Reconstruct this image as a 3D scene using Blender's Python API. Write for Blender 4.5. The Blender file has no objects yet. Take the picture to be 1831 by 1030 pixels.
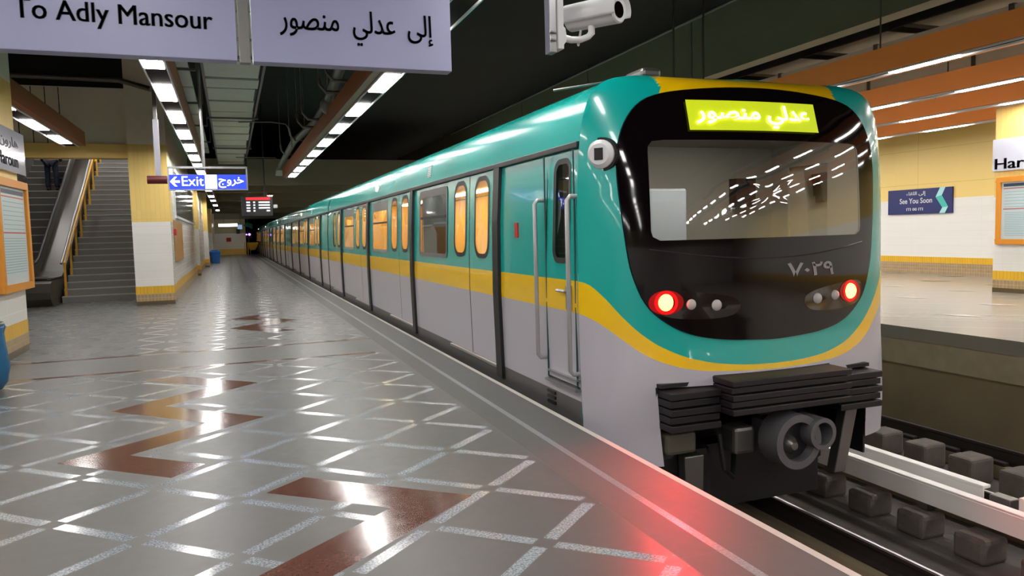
import bpy, bmesh, math, random
from mathutils import Vector, Matrix
random.seed(7)
SC = bpy.context.scene
COL = SC.collection

# ------------------------------------------------------------------ camera
f = 1350.0
cam_d = bpy.data.cameras.new('camera'); cam = bpy.data.objects.new('camera', cam_d); COL.objects.link(cam)
cam_d.sensor_fit = 'HORIZONTAL'; cam_d.sensor_width = 36.0; cam_d.lens = 36.0*f/1831.0
cam_d.clip_start = 0.05; cam_d.clip_end = 300
CAMROT = ((0.93683885, 0.05027671, -0.3461289), (-0.34879963, 0.060962, -0.93521252), (-0.0259187, 0.99687305, 0.07464807))
mw = Matrix(CAMROT).to_4x4(); mw.translation = Vector((0, 0, 1.5)); cam.matrix_world = mw
SC.camera = cam

# ------------------------------------------------------------------ world, exposure
W = bpy.data.worlds.new('world'); SC.world = W; W.use_nodes = True
W.node_tree.nodes['Background'].inputs[0].default_value = (0.9, 0.95, 1.0, 1); W.node_tree.nodes['Background'].inputs[1].default_value = 0.015
SC.view_settings.view_transform = 'Standard'; SC.view_settings.look = 'None'
SC.view_settings.exposure = 0.3; SC.view_settings.gamma = 1.0; SC.view_settings.use_curve_mapping = False
TUBE = 27.0            # strength of the fluorescent tubes
CAR_LIGHT = 13.0       # strength of the ceiling strips inside the carriages
TAIL = 48.0

# ------------------------------------------------------------------ materials
MATS = {}
def srgb(c):
    return tuple(((v/255.0)/12.92 if v/255.0 <= 0.04045 else ((v/255.0+0.055)/1.055)**2.4) for v in c)
class NT:
    """small node tree helper"""
    def __init__(s, name):
        s.m = bpy.data.materials.new(name); s.m.use_nodes = True; s.t = s.m.node_tree
        s.b = s.t.nodes['Principled BSDF']; s.out = s.t.nodes['Material Output']
    def n(s, kind, **k):
        x = s.t.nodes.new(kind)
        for a, v in k.items(): setattr(x, a, v)
        return x
    def l(s, a, b): s.t.links.new(a, b)
    def math(s, op, a, b=None, c=None):
        x = s.n('ShaderNodeMath', operation=op)
        for i, v in enumerate((a, b, c)):
            if v is None: continue
            if isinstance(v, (int, float)): x.inputs[i].default_value = v
            else: s.l(v, x.inputs[i])
        return x.outputs[0]
    def mix(s, fac, a, b):
        x = s.n('ShaderNodeMix', data_type='RGBA')
        for i, v in ((0, fac), (6, a), (7, b)):
            if isinstance(v, (int, float)): x.inputs[i].default_value = v
            elif isinstance(v, tuple): x.inputs[i].default_value = (*v[:3], 1)
            else: s.l(v, x.inputs[i])
        return x.outputs[2]
    def xyz(s):
        tc = s.n('ShaderNodeTexCoord'); sp = s.n('ShaderNodeSeparateXYZ'); s.l(tc.outputs['Object'], sp.inputs[0])
        s.obj = tc.outputs['Object']
        return sp.outputs[0], sp.outputs[1], sp.outputs[2]
    def noise(s, scale, detail=3, vec=None):
        x = s.n('ShaderNodeTexNoise'); x.inputs['Scale'].default_value = scale; x.inputs['Detail'].default_value = detail
        if vec is None:
            tc = s.n('ShaderNodeTexCoord'); vec = tc.outputs['Object']
        s.l(vec, x.inputs['Vector'])
        return x.outputs[0]

def mat(name, rgb, rough=0.5, metal=0.0, emit=None, es=0.0, coat=0.0, var=0.0, vscale=6.0, spec=None, bump=0.0, bscale=60.0):
    if name in MATS: return MATS[name]
    t = NT(name); b = t.b; c = srgb(rgb)
    b.inputs['Base Color'].default_value = (*c, 1); b.inputs['Roughness'].default_value = rough; b.inputs['Metallic'].default_value = metal
    if coat: b.inputs['Coat Weight'].default_value = coat; b.inputs['Coat Roughness'].default_value = 0.04
    if spec is not None: b.inputs['Specular IOR Level'].default_value = spec
    if emit:
        b.inputs['Emission Color'].default_value = (*emit, 1); b.inputs['Emission Strength'].default_value = es
    if var:
        nz = t.noise(vscale, 4)
        d = tuple(v*(1-var) for v in c); u = tuple(min(1, v*(1+var)) for v in c)
        t.l(t.mix(nz, d, u), b.inputs['Base Color'])
    if bump:
        bp = t.n('ShaderNodeBump'); bp.inputs['Strength'].default_value = bump; bp.inputs['Distance'].default_value = 0.01
        t.l(t.noise(bscale, 4), bp.inputs['Height']); t.l(bp.outputs[0], b.inputs['Normal'])
    MATS[name] = t.m
    return t.m

def tile_mat(name, rgb, grout, sh, sv, gw, rough, var=0.05, stagger=False):
    """small wall tiles: grout lines every sh metres along the wall and every sv metres upward"""
    t = NT(name); x, y, z = t.xyz()
    h = t.math('ADD', x, y)
    def line(c, s, w):
        fr = t.math('FRACT', t.math('DIVIDE', c, s))
        return t.math('LESS_THAN', fr, w/s)
    lv = line(t.math('ADD', z, 20.0), sv, gw)
    lh = line(t.math('ADD', h, 200.0), sh, gw)
    g = t.math('MAXIMUM', lv, lh)
    ix = t.math('FLOOR', t.math('DIVIDE', h, sh)); iz = t.math('FLOOR', t.math('DIVIDE', z, sv))
    cmb = t.n('ShaderNodeCombineXYZ'); t.l(ix, cmb.inputs[0]); t.l(iz, cmb.inputs[1])
    wn = t.n('ShaderNodeTexWhiteNoise'); t.l(cmb.outputs[0], wn.inputs['Vector'])
    c = srgb(rgb); lo = tuple(v*(1-var) for v in c); hi = tuple(min(1, v*(1+var)) for v in c)
    base = t.mix(wn.outputs[0], lo, hi)
    t.l(t.mix(g, base, srgb(grout)), t.b.inputs['Base Color'])
    t.l(t.math('ADD', t.math('MULTIPLY', g, 0.4), rough), t.b.inputs['Roughness'])
    MATS[name] = t.m
    return t.m

def glass(name, tint=(0.8, 0.82, 0.8), refl=0.12, rough=0.02):
    t = NT(name)
    tr = t.n('ShaderNodeBsdfTransparent'); tr.inputs[0].default_value = (*tint, 1)
    gl = t.n('ShaderNodeBsdfGlossy'); gl.inputs[0].default_value = (1, 1, 1, 1); gl.inputs['Roughness'].default_value = rough
    fr = t.n('ShaderNodeFresnel'); fr.inputs[0].default_value = 1.5
    fac = t.math('ADD', t.math('MULTIPLY', fr.outputs[0], 1.0), refl)
    mx = t.n('ShaderNodeMixShader'); t.l(fac, mx.inputs[0]); t.l(tr.outputs[0], mx.inputs[1]); t.l(gl.outputs[0], mx.inputs[2])
    t.l(mx.outputs[0], t.out.inputs[0]); t.t.nodes.remove(t.b)
    MATS[name] = t.m
    return t.m

def floor_mat():
    """grey stone slabs with a 45 degree lattice of polished granite strips, brown zigzags and a plain border at the edge"""
    t = NT('platform_paving'); x, y, z = t.xyz(); M = t.math
    u = M('DIVIDE', M('ADD', x, 0.042), 0.4635); v = M('DIVIDE', M('SUBTRACT', y, 4.55), 0.4265)
    def strip(s):
        # distance (in cells) of s from the nearest even number
        fr = M('FRACT', M('ADD', M('DIVIDE', s, 2.0), 100.5))
        return M('ABSOLUTE', M('SUBTRACT', fr, 0.5))       # 0 on the strip, in units of 2 cells
    p = M('ADD', u, v); q = M('SUBTRACT', u, v)
    dp = strip(p); dq = strip(q)
    w = 0.056; gap = 0.085
    s1 = M('MULTIPLY', M('LESS_THAN', dp, w), M('GREATER_THAN', dq, gap))
    s2 = M('MULTIPLY', M('LESS_THAN', dq, w), M('GREATER_THAN', dp, gap))
    st = M('MAXIMUM', s1, s2)
    inner = M('LESS_THAN', x, 1.835)
    st = M('MULTIPLY', st, inner)
    e1 = M('LESS_THAN', M('ABSOLUTE', M('SUBTRACT', x, 2.065)), 0.024)
    # gaps in the thin edge line
    st = M('MAXIMUM', st, M('MULTIPLY', e1, 0.55))
    # brown cross lines
    bl = M('MAXIMUM', M('LESS_THAN', M('ABSOLUTE', M('SUBTRACT', y, 9.63)), 0.05), M('LESS_THAN', M('ABSOLUTE', M('SUBTRACT', y, 10.95)), 0.055))
    bl = M('MULTIPLY', bl, M('LESS_THAN', x, 1.83))
    band = M('MULTIPLY', M('GREATER_THAN', y, 9.58), M('LESS_THAN', y, 11.0))
    st = M('MULTIPLY', st, M('SUBTRACT', 1.0, bl))
    st = M('MULTIPLY', st, M('SUBTRACT', 1.0, M('MULTIPLY', band, inner)))
    # brown zigzags: the right edge is a folded line along the platform, the band lies to its left
    def folded(pts, y0, y1, w):
        cv = t.n('ShaderNodeFloatCurve'); c = cv.mapping.curves[0]
        P_ = [((py-y0)/(y1-y0), (px+1.5)/3.0) for py, px in pts]
        c.points[0].location = P_[0]; c.points[1].location = P_[-1]
        for q in P_[1:-1]: c.points.new(*q)
        for q in c.points: q.handle_type = 'VECTOR'
        cv.mapping.update()
        t.l(M('DIVIDE', M('SUBTRACT', y, y0), y1-y0), cv.inputs[1])
        R_ = M('SUBTRACT', M('MULTIPLY', cv.outputs[0], 3.0), 1.5)
        m = M('MULTIPLY', M('LESS_THAN', x, R_), M('GREATER_THAN', x, M('SUBTRACT', R_, w)))
        return M('MULTIPLY', m, M('MULTIPLY', M('GREATER_THAN', y, y0), M('LESS_THAN', y, y1)))
    z2 = M('MULTIPLY', folded([(2.0, -1.15), (3.2, 0.20), (4.05, 1.223), (5.0, 0.13)], 2.0, 5.0, 0.47), M('LESS_THAN', y, M('ADD', 4.489, M('MULTIPLY', x, 0.889))))
    z1 = M('MULTIPLY', folded([(5.0, 0.19), (5.834, -0.743), (6.60, 0.191), (7.44, -0.63), (8.22, 0.20), (8.98, -0.55)], 5.0, 8.98, 0.45), M('GREATER_THAN', y, M('ADD', 5.659, M('MULTIPLY', x, 1.196))))
    z3 = folded([(12.6, 0.95), (13.45, 0.35), (14.25, 1.10), (15.0, 0.35), (15.6, 0.95)], 12.6, 15.6, 0.45)
    bl = M('MAXIMUM', bl, M('MAXIMUM', z1, M('MAXIMUM', z2, z3)))
    st = M('MULTIPLY', st, M('SUBTRACT', 1.0, bl))
    # thin joints between slabs
    def joint(c, off, s, g):
        fr = M('FRACT', M('ADD', M('DIVIDE', M('SUBTRACT', c, off), s), 100.0))
        return M('LESS_THAN', fr, g/s)
    j = M('MAXIMUM', M('LESS_THAN', M('ABSOLUTE', M('SUBTRACT', x, 1.838)), 0.003), M('MULTIPLY', joint(y, 0.3, 0.853, 0.004), M('GREATER_THAN', x, 1.838)))
    j = M('MAXIMUM', j, M('LESS_THAN', M('ABSOLUTE', M('SUBTRACT', x, 2.405)), 0.002))
    # colours
    n1 = t.noise(3.0, 5); n2 = t.noise(0.45, 3); n3 = t.noise(90.0, 3); n4 = t.noise(45.0, 2)
    base = t.mix(n1, srgb((84, 83, 81)), srgb((92, 91, 88)))
    base = t.mix(M('MULTIPLY', n2, 0.3), base, srgb((83, 83, 84)))
    speck = t.n('ShaderNodeValToRGB'); t.l(n3, speck.inputs[0])
    speck.color_ramp.elements[0].position = 0.42; speck.color_ramp.elements[0].color = (*srgb((122, 128, 134)), 1)
    speck.color_ramp.elements[1].position = 0.58; speck.color_ramp.elements[1].color = (*srgb((164, 170, 176)), 1)
    col = t.mix(st, base, speck.outputs[0])
    brown = t.mix(n4, srgb((92, 58, 48)), srgb((106, 70, 58)))
    col = t.mix(bl, col, brown)
    col = t.mix(j, col, srgb((96, 92, 86)))
    t.l(col, t.b.inputs['Base Color'])
    # honed slabs, polished strips
    wear = M('MULTIPLY', t.noise(14.0, 3), 0.10)
    pol = M('MAXIMUM', st, bl)
    r = M('ADD', M('MULTIPLY', M('SUBTRACT', 1.0, pol), 0.25), M('ADD', wear, 0.09))
    r = M('ADD', r, M('MULTIPLY', M('MULTIPLY', M('GREATER_THAN', x, 1.838), M('SUBTRACT', 1.0, pol)), 0.16))
    t.l(r, t.b.inputs['Roughness'])
    t.b.inputs['Specular IOR Level'].default_value = 0.5
    t.l(M('ADD', 0.42, M('MULTIPLY', pol, 0.55)), t.b.inputs['Specular IOR Level'])
    bp = t.n('ShaderNodeBump'); bp.inputs['Strength'].default_value = 0.06; bp.inputs['Distance'].default_value = 0.003
    t.l(t.noise(5.0, 2), bp.inputs['Height']); t.l(bp.outputs[0], t.b.inputs['Normal'])
    MATS['platform_paving'] = t.m
    return t.m

PAVING = floor_mat()
WHITE_T = tile_mat('white_wall_tile', (228, 226, 222), (212, 209, 202), 2.2, 0.21, 0.006, 0.22, 0.02)
YELLOW_T = tile_mat('yellow_wall_tile', (230, 198, 116), (222, 188, 106), 0.1, 2.2, 0.008, 0.4, 0.03)
YELLOW_P = tile_mat('yellow_wall_panel', (232, 202, 122), (206, 176, 100), 2.4, 0.98, 0.012, 0.4, 0.03)
YBASE_T = tile_mat('yellow_base_tile', (226, 176, 44), (190, 150, 60), 0.075, 4.0, 0.008, 0.3, 0.05)
TBASE_T = tile_mat('tan_base_mosaic', (164, 136, 100), (190, 178, 150), 0.075, 0.09, 0.008, 0.35, 0.1)
DBASE_T = mat('dark_base_stone', (92, 76, 52), 0.3, var=0.1)
GREYW = mat('grey_plaster', (232, 226, 204), 0.7, var=0.06)
CREAM = mat('cream_plaster', (176, 166, 132), 0.6, var=0.06)
YELP = mat('yellow_plaster', (238, 202, 116), 0.45, var=0.05)
CONC = mat('concrete', (178, 162, 138), 0.85, var=0.2, vscale=5, bump=0.3)
CONC_D = mat('stained_trackside_concrete', (150, 132, 106), 0.9, var=0.3, vscale=1.5)
BED = mat('dusty_track_bed', (86, 80, 76), 0.9, var=0.3, vscale=4, bump=0.4)
BLACKC = mat('black_ceiling', (30, 31, 31), 0.9, var=0.3, vscale=0.8)
OLIVE = mat('olive_bulkhead', (128, 122, 100), 0.7, var=0.08, vscale=2)
TEAL = mat('teal_paint', (10, 172, 162), 0.22, coat=0.45)
YEL = mat('yellow_paint', (248, 200, 6), 0.28, coat=0.6)
GREYP = mat('light_grey_paint', (184, 180, 190), 0.34, coat=0.25)
SKIRT = mat('skirt_grey_paint', (92, 90, 90), 0.45)
RUB = mat('black_rubber', (22, 22, 23), 0.45)
BLKGL = mat('gloss_black_panel', (12, 6, 9), 0.05, spec=0.45)
BLK = mat('black_metal', (24, 22, 25), 0.5)
BLK2 = mat('ribbed_black_steel', (27, 23, 27), 0.5)
STEEL = mat('brushed_steel', (170, 170, 172), 0.3, 0.9)
STEELD = mat('dull_steel', (120, 118, 116), 0.42, 0.8)
IRON = mat('cast_iron', (112, 110, 114), 0.5, 0.5, var=0.15)
RAILTOP = mat('worn_rail_head', (176, 172, 176), 0.35, 1.0)
RUST = mat('rusty_rail_side', (38, 28, 25), 0.7, var=0.3)
WBOARD = mat('white_cover_board', (250, 248, 244), 0.4)
WP = mat('white_enamel', (214, 214, 216), 0.35)
SIGNW = mat('lilac_white_sign', (152, 154, 188), 0.4)
INK = mat('dark_ink', (44, 40, 58), 0.5)
NAVY = mat('navy_sign', (28, 36, 96), 0.4)
REDD = mat('dark_red_paint', (96, 14, 22), 0.4)
REDP = mat('red_paint', (180, 36, 32), 0.5)
ORFR = mat('orange_frame', (216, 140, 36), 0.4)
ORP = mat('orange_enamel', (186, 98, 26), 0.4)
ORYEL = mat('yellow_rail_paint', (232, 176, 60), 0.4)
BEAMC = mat('copper_light_housing', (150, 86, 46), 0.45)
BEAMI = mat('brown_light_trough', (44, 24, 16), 0.8, spec=0.1)
STEP = mat('grey_granite_step', (138, 137, 136), 0.5, var=0.1, vscale=40)
NOSING = mat('worn_step_nosing', (190, 188, 182), 0.4)
ESCG = mat('escalator_grey_panel', (84, 78, 70), 0.35, 0.3)
ESCS = mat('escalator_step_metal', (88, 86, 84), 0.5, 0.1)
BLUEP = mat('blue_plastic', (30, 96, 176), 0.35)
BLUEBAG = mat('blue_bin_bag', (36, 98, 140), 0.4, bump=0.6, bscale=12)
DENIM = mat('dark_denim', (26, 32, 50), 0.9, var=0.2, vscale=30)
JACKET = mat('navy_jacket', (24, 28, 42), 0.85, var=0.15, vscale=20)
SKIN = mat('skin', (150, 104, 78), 0.55)
HAIR = mat('black_hair', (20, 16, 14), 0.6)
TUBEO = mat('lit_slim_tube', (255, 255, 255), 0.5, emit=(1.0, 0.975, 0.94), es=TUBE*2.1)
TUBEM = mat('lit_tube', (255, 255, 255), 0.5, emit=(1.0, 0.975, 0.94), es=TUBE)
SIGNBLUE = mat('lit_blue_face', (20, 40, 200), 0.4, emit=(0.03, 0.07, 0.75), es=0.9)
SIGNLET = mat('lit_white_letter', (250, 250, 255), 0.4, emit=(0.9, 0.93, 1.0), es=2.0)
LEDBG = mat('lit_lime_display', (140, 150, 10), 0.4, emit=(0.42, 0.50, 0.01), es=0.9)
LEDTX = mat('lit_display_letter', (255, 255, 180), 0.4, emit=(0.95, 1.0, 0.30), es=7.0)
TAILM = mat('lit_tail_lamp', (255, 60, 20), 0.4, emit=(1.0, 0.055, 0.010), es=TAIL)
TAILR = mat('red_halo_glow', (160, 0, 0), 0.15, emit=(1.0, 0.004, 0.006), es=0.9)  # emissive red for the painted glow around each tail lamp
TAILR2 = mat('dim_red_halo_glow', (110, 0, 4), 0.15, emit=(1.0, 0.004, 0.006), es=0.14)  # weaker emission for the outer fade of that painted glow
LENS = mat('grey_lamp_lens', (190, 184, 182), 0.2)
CARWALL = mat('amber_carriage_lining', (234, 188, 104), 0.6)
CARWARM = mat('carriage_strip_light', (255, 240, 190), 0.5, emit=(1.0, 0.84, 0.52), es=CAR_LIGHT)
CABG = mat('cab_grey_lining', (150, 144, 136), 0.7)
SEAT = mat('orange_seat', (214, 96, 30), 0.5)
POLE = mat('yellow_grab_pole', (240, 190, 60), 0.3)
GLASSW = glass('window_glass', (0.85, 0.86, 0.82), 0.03)
GLASSF = glass('windscreen_glass', (0.72, 0.72, 0.70), 0.07)
GLASSD = glass('dark_window_glass', (0.30, 0.30, 0.30), 0.04)
DUCT = mat('grey_green_pipe', (104, 122, 110), 0.5)
TRAY = mat('galvanised_tray', (214, 210, 192), 0.5, 0.1, var=0.1, vscale=3)
PANELW = mat('pale_ceiling_panel', (226, 222, 204), 0.6)
PAPER = mat('map_paper', (196, 208, 212), 0.3)
PAPERB = mat('map_blue_print', (120, 168, 178), 0.4)
PAPERD = mat('map_dark_print', (50, 62, 88), 0.4)
PAPERR = mat('map_red_print', (190, 80, 70), 0.4)
TEALS = mat('teal_chevron', (70, 180, 170), 0.4)
TEALL = mat('pale_teal_chevron', (160, 214, 216), 0.4)
SCRB = mat('dark_screen', (12, 12, 14), 0.2)
SCRR = mat('lit_red_bar', (200, 30, 30), 0.4, emit=(0.75, 0.02, 0.03), es=0.8)
SCRW = mat('lit_white_row', (230, 230, 235), 0.4, emit=(0.8, 0.82, 0.9), es=0.8)
PURP = mat('lit_purple_signal', (150, 60, 240), 0.4, emit=(0.5, 0.2, 1.0), es=3.0)
GRNB = mat('green_banner', (60, 150, 120), 0.6)
YPL = mat('yellow_gate_paint', (236, 186, 10), 0.4)
BROWNP = mat('brown_poster', (170, 124, 70), 0.5, var=0.25, vscale=6)

# ------------------------------------------------------------------ mesh helpers
class MB:
    def __init__(s): s.v = []; s.f = []; s.m = []; s.mats = []
    def mi(s, m):
        if m is None: return 0
        if m not in s.mats: s.mats.append(m)
        return s.mats.index(m)
    def poly(s, pts, m=None):
        k = len(s.v); s.v += [tuple(p) for p in pts]; s.f.append(tuple(range(k, k+len(pts)))); s.m.append(s.mi(m))
    def box(s, x0, x1, y0, y1, z0, z1, m=None):
        k = len(s.v)
        s.v += [(x0,y0,z0),(x1,y0,z0),(x1,y1,z0),(x0,y1,z0),(x0,y0,z1),(x1,y0,z1),(x1,y1,z1),(x0,y1,z1)]
        for q in ((0,3,2,1),(4,5,6,7),(0,1,5,4),(1,2,6,5),(2,3,7,6),(3,0,4,7)):
            s.f.append(tuple(k+i for i in q)); s.m.append(s.mi(m))
        return s
    def extrude(s, pts, vec, m=None):
        """closed prism from a planar polygon"""
        n = len(pts); k = len(s.v); vec = Vector(vec)
        s.v += [tuple(p) for p in pts] + [tuple(Vector(p)+vec) for p in pts]
        s.f.append(tuple(range(k+n-1, k-1, -1))); s.m.append(s.mi(m))
        s.f.append(tuple(range(k+n, k+2*n))); s.m.append(s.mi(m))
        for i in range(n):
            j = (i+1) % n; s.f.append((k+i, k+j, k+n+j, k+n+i)); s.m.append(s.mi(m))
        return s
    def tube(s, pts, r, n=10, m=None, cap=True):
        """round tube along a polyline; r is a number or a list"""
        pts = [Vector(p) for p in pts]; k0 = len(s.v); N = len(pts)
        up = None
        for i, p in enumerate(pts):
            d = (pts[min(i+1, N-1)] - pts[max(i-1, 0)]).normalized()
            if up is None:
                a = Vector((0,0,1)) if abs(d.z) < 0.9 else Vector((1,0,0))
                up = d.cross(a).normalized()
            else:
                up = (up - d*up.dot(d)).normalized()
            w = d.cross(up); rr = r[i] if isinstance(r, (list, tuple)) else r
            for j in range(n):
                t = 2*math.pi*j/n; s.v.append(tuple(p + (up*math.cos(t)+w*math.sin(t))*rr))
        for i in range(N-1):
            for j in range(n):
                a = k0+i*n+j; b = k0+i*n+(j+1) % n
                s.f.append((a, b, b+n, a+n)); s.m.append(s.mi(m))
        if cap:
            s.f.append(tuple(range(k0+n-1, k0-1, -1))); s.m.append(s.mi(m))
            e = k0+(N-1)*n; s.f.append(tuple(range(e, e+n))); s.m.append(s.mi(m))
        return s
    def cyl(s, a, b, r, n=20, m=None): return s.tube([a, b], r, n, m)
    def ball(s, c, rx, ry=None, rz=None, n=16, m=None):
        ry = ry or rx; rz = rz or rx; k = len(s.v); h = n//2
        for i in range(h+1):
            ph = math.pi*i/h
            for j in range(n):
                t = 2*math.pi*j/n
                s.v.append((c[0]+rx*math.sin(ph)*math.cos(t), c[1]+ry*math.sin(ph)*math.sin(t), c[2]+rz*math.cos(ph)))
        for i in range(h):
            for j in range(n):
                a = k+i*n+j; b = k+i*n+(j+1) % n
                s.f.append((a, a+n, b+n, b)); s.m.append(s.mi(m))
        return s
    def build(s, name, mt=None, parent=None, smooth=False, bevel=0.0, seg=2):
        me = bpy.data.meshes.new(name)
        off = world_loc(parent) if parent else Vector((0,0,0))
        me.from_pydata([tuple(Vector(v)-off) for v in s.v], [], s.f)
        if s.mats and s.mats[0] is not None:
            for m in s.mats: me.materials.append(m)
            me.polygons.foreach_set('material_index', s.m)
        elif mt: me.materials.append(mt)
        bm = bmesh.new(); bm.from_mesh(me)
        bmesh.ops.remove_doubles(bm, verts=bm.verts, dist=1e-5)
        bmesh.ops.recalc_face_normals(bm, faces=bm.faces)
        bm.to_mesh(me); bm.free()
        if smooth:
            me.polygons.foreach_set('use_smooth', [True]*len(me.polygons))
            me.set_sharp_from_angle(angle=math.radians(38))
        me.update()
        o = bpy.data.objects.new(name, me); COL.objects.link(o)
        if parent: o.parent = parent
        if bevel:
            bv = o.modifiers.new('bevel', 'BEVEL'); bv.width = bevel; bv.segments = seg; bv.limit_method = 'ANGLE'
        return o

LOC = {}
def world_loc(o):
    v = Vector((0,0,0))
    while o is not None:
        v += Vector(o.location); o = o.parent
    return v
def tag(o, label=None, cat=None, group=None, kind=None):
    if label: o['label'] = label
    if cat: o['category'] = cat
    if group: o['group'] = group
    if kind: o['kind'] = kind
    return o
def thing(name, loc, label, cat, group=None):
    o = bpy.data.objects.new(name, None); COL.objects.link(o); o.location = loc; o.empty_display_size = 0.1
    return tag(o, label, cat, group)
def struct(mb, name, m=None, **k): return tag(mb.build(name, m, **k), kind='structure')
def kids(o): return [c for c in bpy.data.objects if c.parent == o]
def copy_tree(o, parent=None):
    c = o.copy(); COL.objects.link(c)
    if parent: c.parent = parent
    for ch in kids(o): copy_tree(ch, c)
    return c
def B(x0,x1,y0,y1,z0,z1,m=None): return MB().box(x0,x1,y0,y1,z0,z1,m)

def text_mb(body, size, origin, right, up, mt, depth=0.004, bold=0.0, align='CENTER', width=None, height=None):
    """lettering as a real mesh: origin is the centre (or left end) of the baseline"""
    c = bpy.data.curves.new('lettering', 'FONT'); c.body = body; c.size = size; c.align_x = align; c.extrude = depth; c.offset = bold; c.resolution_u = 3
    o = bpy.data.objects.new('lettering', c); COL.objects.link(o)
    bpy.context.view_layer.update()
    me = bpy.data.meshes.new_from_object(o.evaluated_get(bpy.context.evaluated_depsgraph_get()))
    r = Vector(right).normalized(); u = Vector(up).normalized(); n = r.cross(u); og = Vector(origin)
    xs = [v.co.x for v in me.vertices]; ys = [v.co.y for v in me.vertices]
    sx = sy = 1.0
    if width and xs: sx = width/(max(xs)-min(xs))
    if height and ys: sy = height/(max(ys)-min(ys))
    mb = MB()
    k = mb.mi(mt)
    mb.v = [tuple(og + r*v.co.x*sx + u*v.co.y*sy + n*v.co.z) for v in me.vertices]
    mb.f = [tuple(p.vertices) for p in me.polygons]; mb.m = [k]*len(mb.f)
    bpy.data.objects.remove(o); bpy.data.curves.remove(c); bpy.data.meshes.remove(me)
    return mb
def merge(*mbs):
    r = MB()
    for b in mbs:
        k = len(r.v); r.v += b.v
        for f_, m_ in zip(b.f, b.m):
            r.f.append(tuple(i+k for i in f_)); r.m.append(r.mi(b.mats[m_] if b.mats else None))
    return r
def bold(mb, right, d):
    r = Vector(right).normalized(); out = []
    for k in (-1, 0, 1):
        b = MB(); b.v = [tuple(Vector(v)+r*d*k) for v in mb.v]; b.f = list(mb.f); b.m = list(mb.m); b.mats = list(mb.mats); out.append(b)
    return merge(*out)
AR = {  # joined letter forms, written in visual order
 'to':      '\uFEF0\uFEDF\uFE87',
 'adly':    '\uFEF2\uFEDF\uFEAA\uFECB',
 'mansour': '\uFEAD\uFEEE\uFEBC\uFEE8\uFEE3',
 'exit':    '\uFE9D\uFEED\uFEAE\uFEA7',
 'haroun':  '\uFEE5\uFEED\uFEAD\uFE8E\uFEEB',
 'liqaa':   '\uFE80\uFE8E\uFED8\uFEE0\uFEDF\uFE8D',
}

# ================================================================== LARGE STRUCTURE
EDGE = 2.445
Y0, Y1 = -26.0, 76.0
# near platform floor with the brown zigzag inlays
fl = MB()
fl.box(-9.0, EDGE, Y0, Y1, -0.35, -0.02, PAVING)
fxs = [-9.0, -6.0, -3.5, -1.5, 0.5, EDGE]
for i in range(len(fxs)-1):
    for k in range(51):
        fl.poly([(fxs[i], Y0+2*k, 0), (fxs[i+1], Y0+2*k, 0), (fxs[i+1], Y0+2*k+2, 0), (fxs[i], Y0+2*k+2, 0)], PAVING)
fl.poly([(EDGE, Y0, -0.02), (EDGE, Y1, -0.02), (EDGE, Y1, 0), (EDGE, Y0, 0)], PAVING)
floor = struct(fl, 'floor')
struct(MB().box(EDGE-0.045, EDGE+0.0, Y0, Y1, -0.0002, 0.0016, mat('pale_edge_nosing', (196, 190, 182), 0.3)), 'trim_1')
# wall below the near platform and track bed
struct(B(EDGE-0.35, EDGE-0.25, Y0, 95, -1.42, -0.352), 'wall_trackside_near', CONC_D)
struct(B(2.1, 9.3, Y0, 110, -1.6, -1.42), 'floor_track_bed', BED)
# opposite platform
OPP = tile_mat('pale_polished_paving', (150, 143, 132), (138, 131, 120), 1.2, 9.0, 0.01, 0.2, 0.04)
fr = MB(); fr.box(8.95, 19.0, Y0, Y1, -0.18, 0.0, OPP)
OPL = mat('pale_inlaid_paving', (206, 200, 192), 0.12); OPD = mat('dark_inlaid_paving', (104, 96, 86), 0.15)
for k in range(-6, 16):
    yy = 1.0+2.6*k
    for xx, wd, ln, m_ in ((10.6, 0.22, 0.5, OPL), (12.4, 0.25, 0.6, OPL), (14.3, 0.22, 0.45, OPL), (16.2, 0.35, 0.7, OPD), (17.9, 0.3, 0.6, OPD)):
        o_ = 0.9*math.sin(xx*3+k)
        fr.poly([(xx, yy+o_, 0.004), (xx+wd, yy+o_-0.25, 0.004), (xx+wd, yy+o_-0.25+ln*0.6, 0.004), (xx, yy+o_+ln*0.6, 0.004)], m_)
struct(fr, 'floor_opposite_platform')
struct(MB().box(9.0, 9.3, Y0, Y1, -0.55, -0.182, CONC).box(9.1, 9.3, Y0, Y1, -1.42, -0.55, CONC_D), 'wall_trackside_far')
# right wall in colour bands
wr = MB(); x = 18.7
wr.box(x-0.03, x+0.2, Y0, Y1, 0.0, 0.30, TBASE_T); wr.box(x-0.02, x+0.2, Y0, Y1, 0.30, 0.47, YBASE_T)
wr.box(x, x+0.2, Y0, Y1, 0.47, 2.11, WHITE_T); wr.box(x, x+0.2, Y0, Y1, 2.11, 4.6, YELLOW_P); wr.box(x, x+0.2, Y0, Y1, 4.6, 6.2, GREYW)
struct(wr, 'wall_right')
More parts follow.
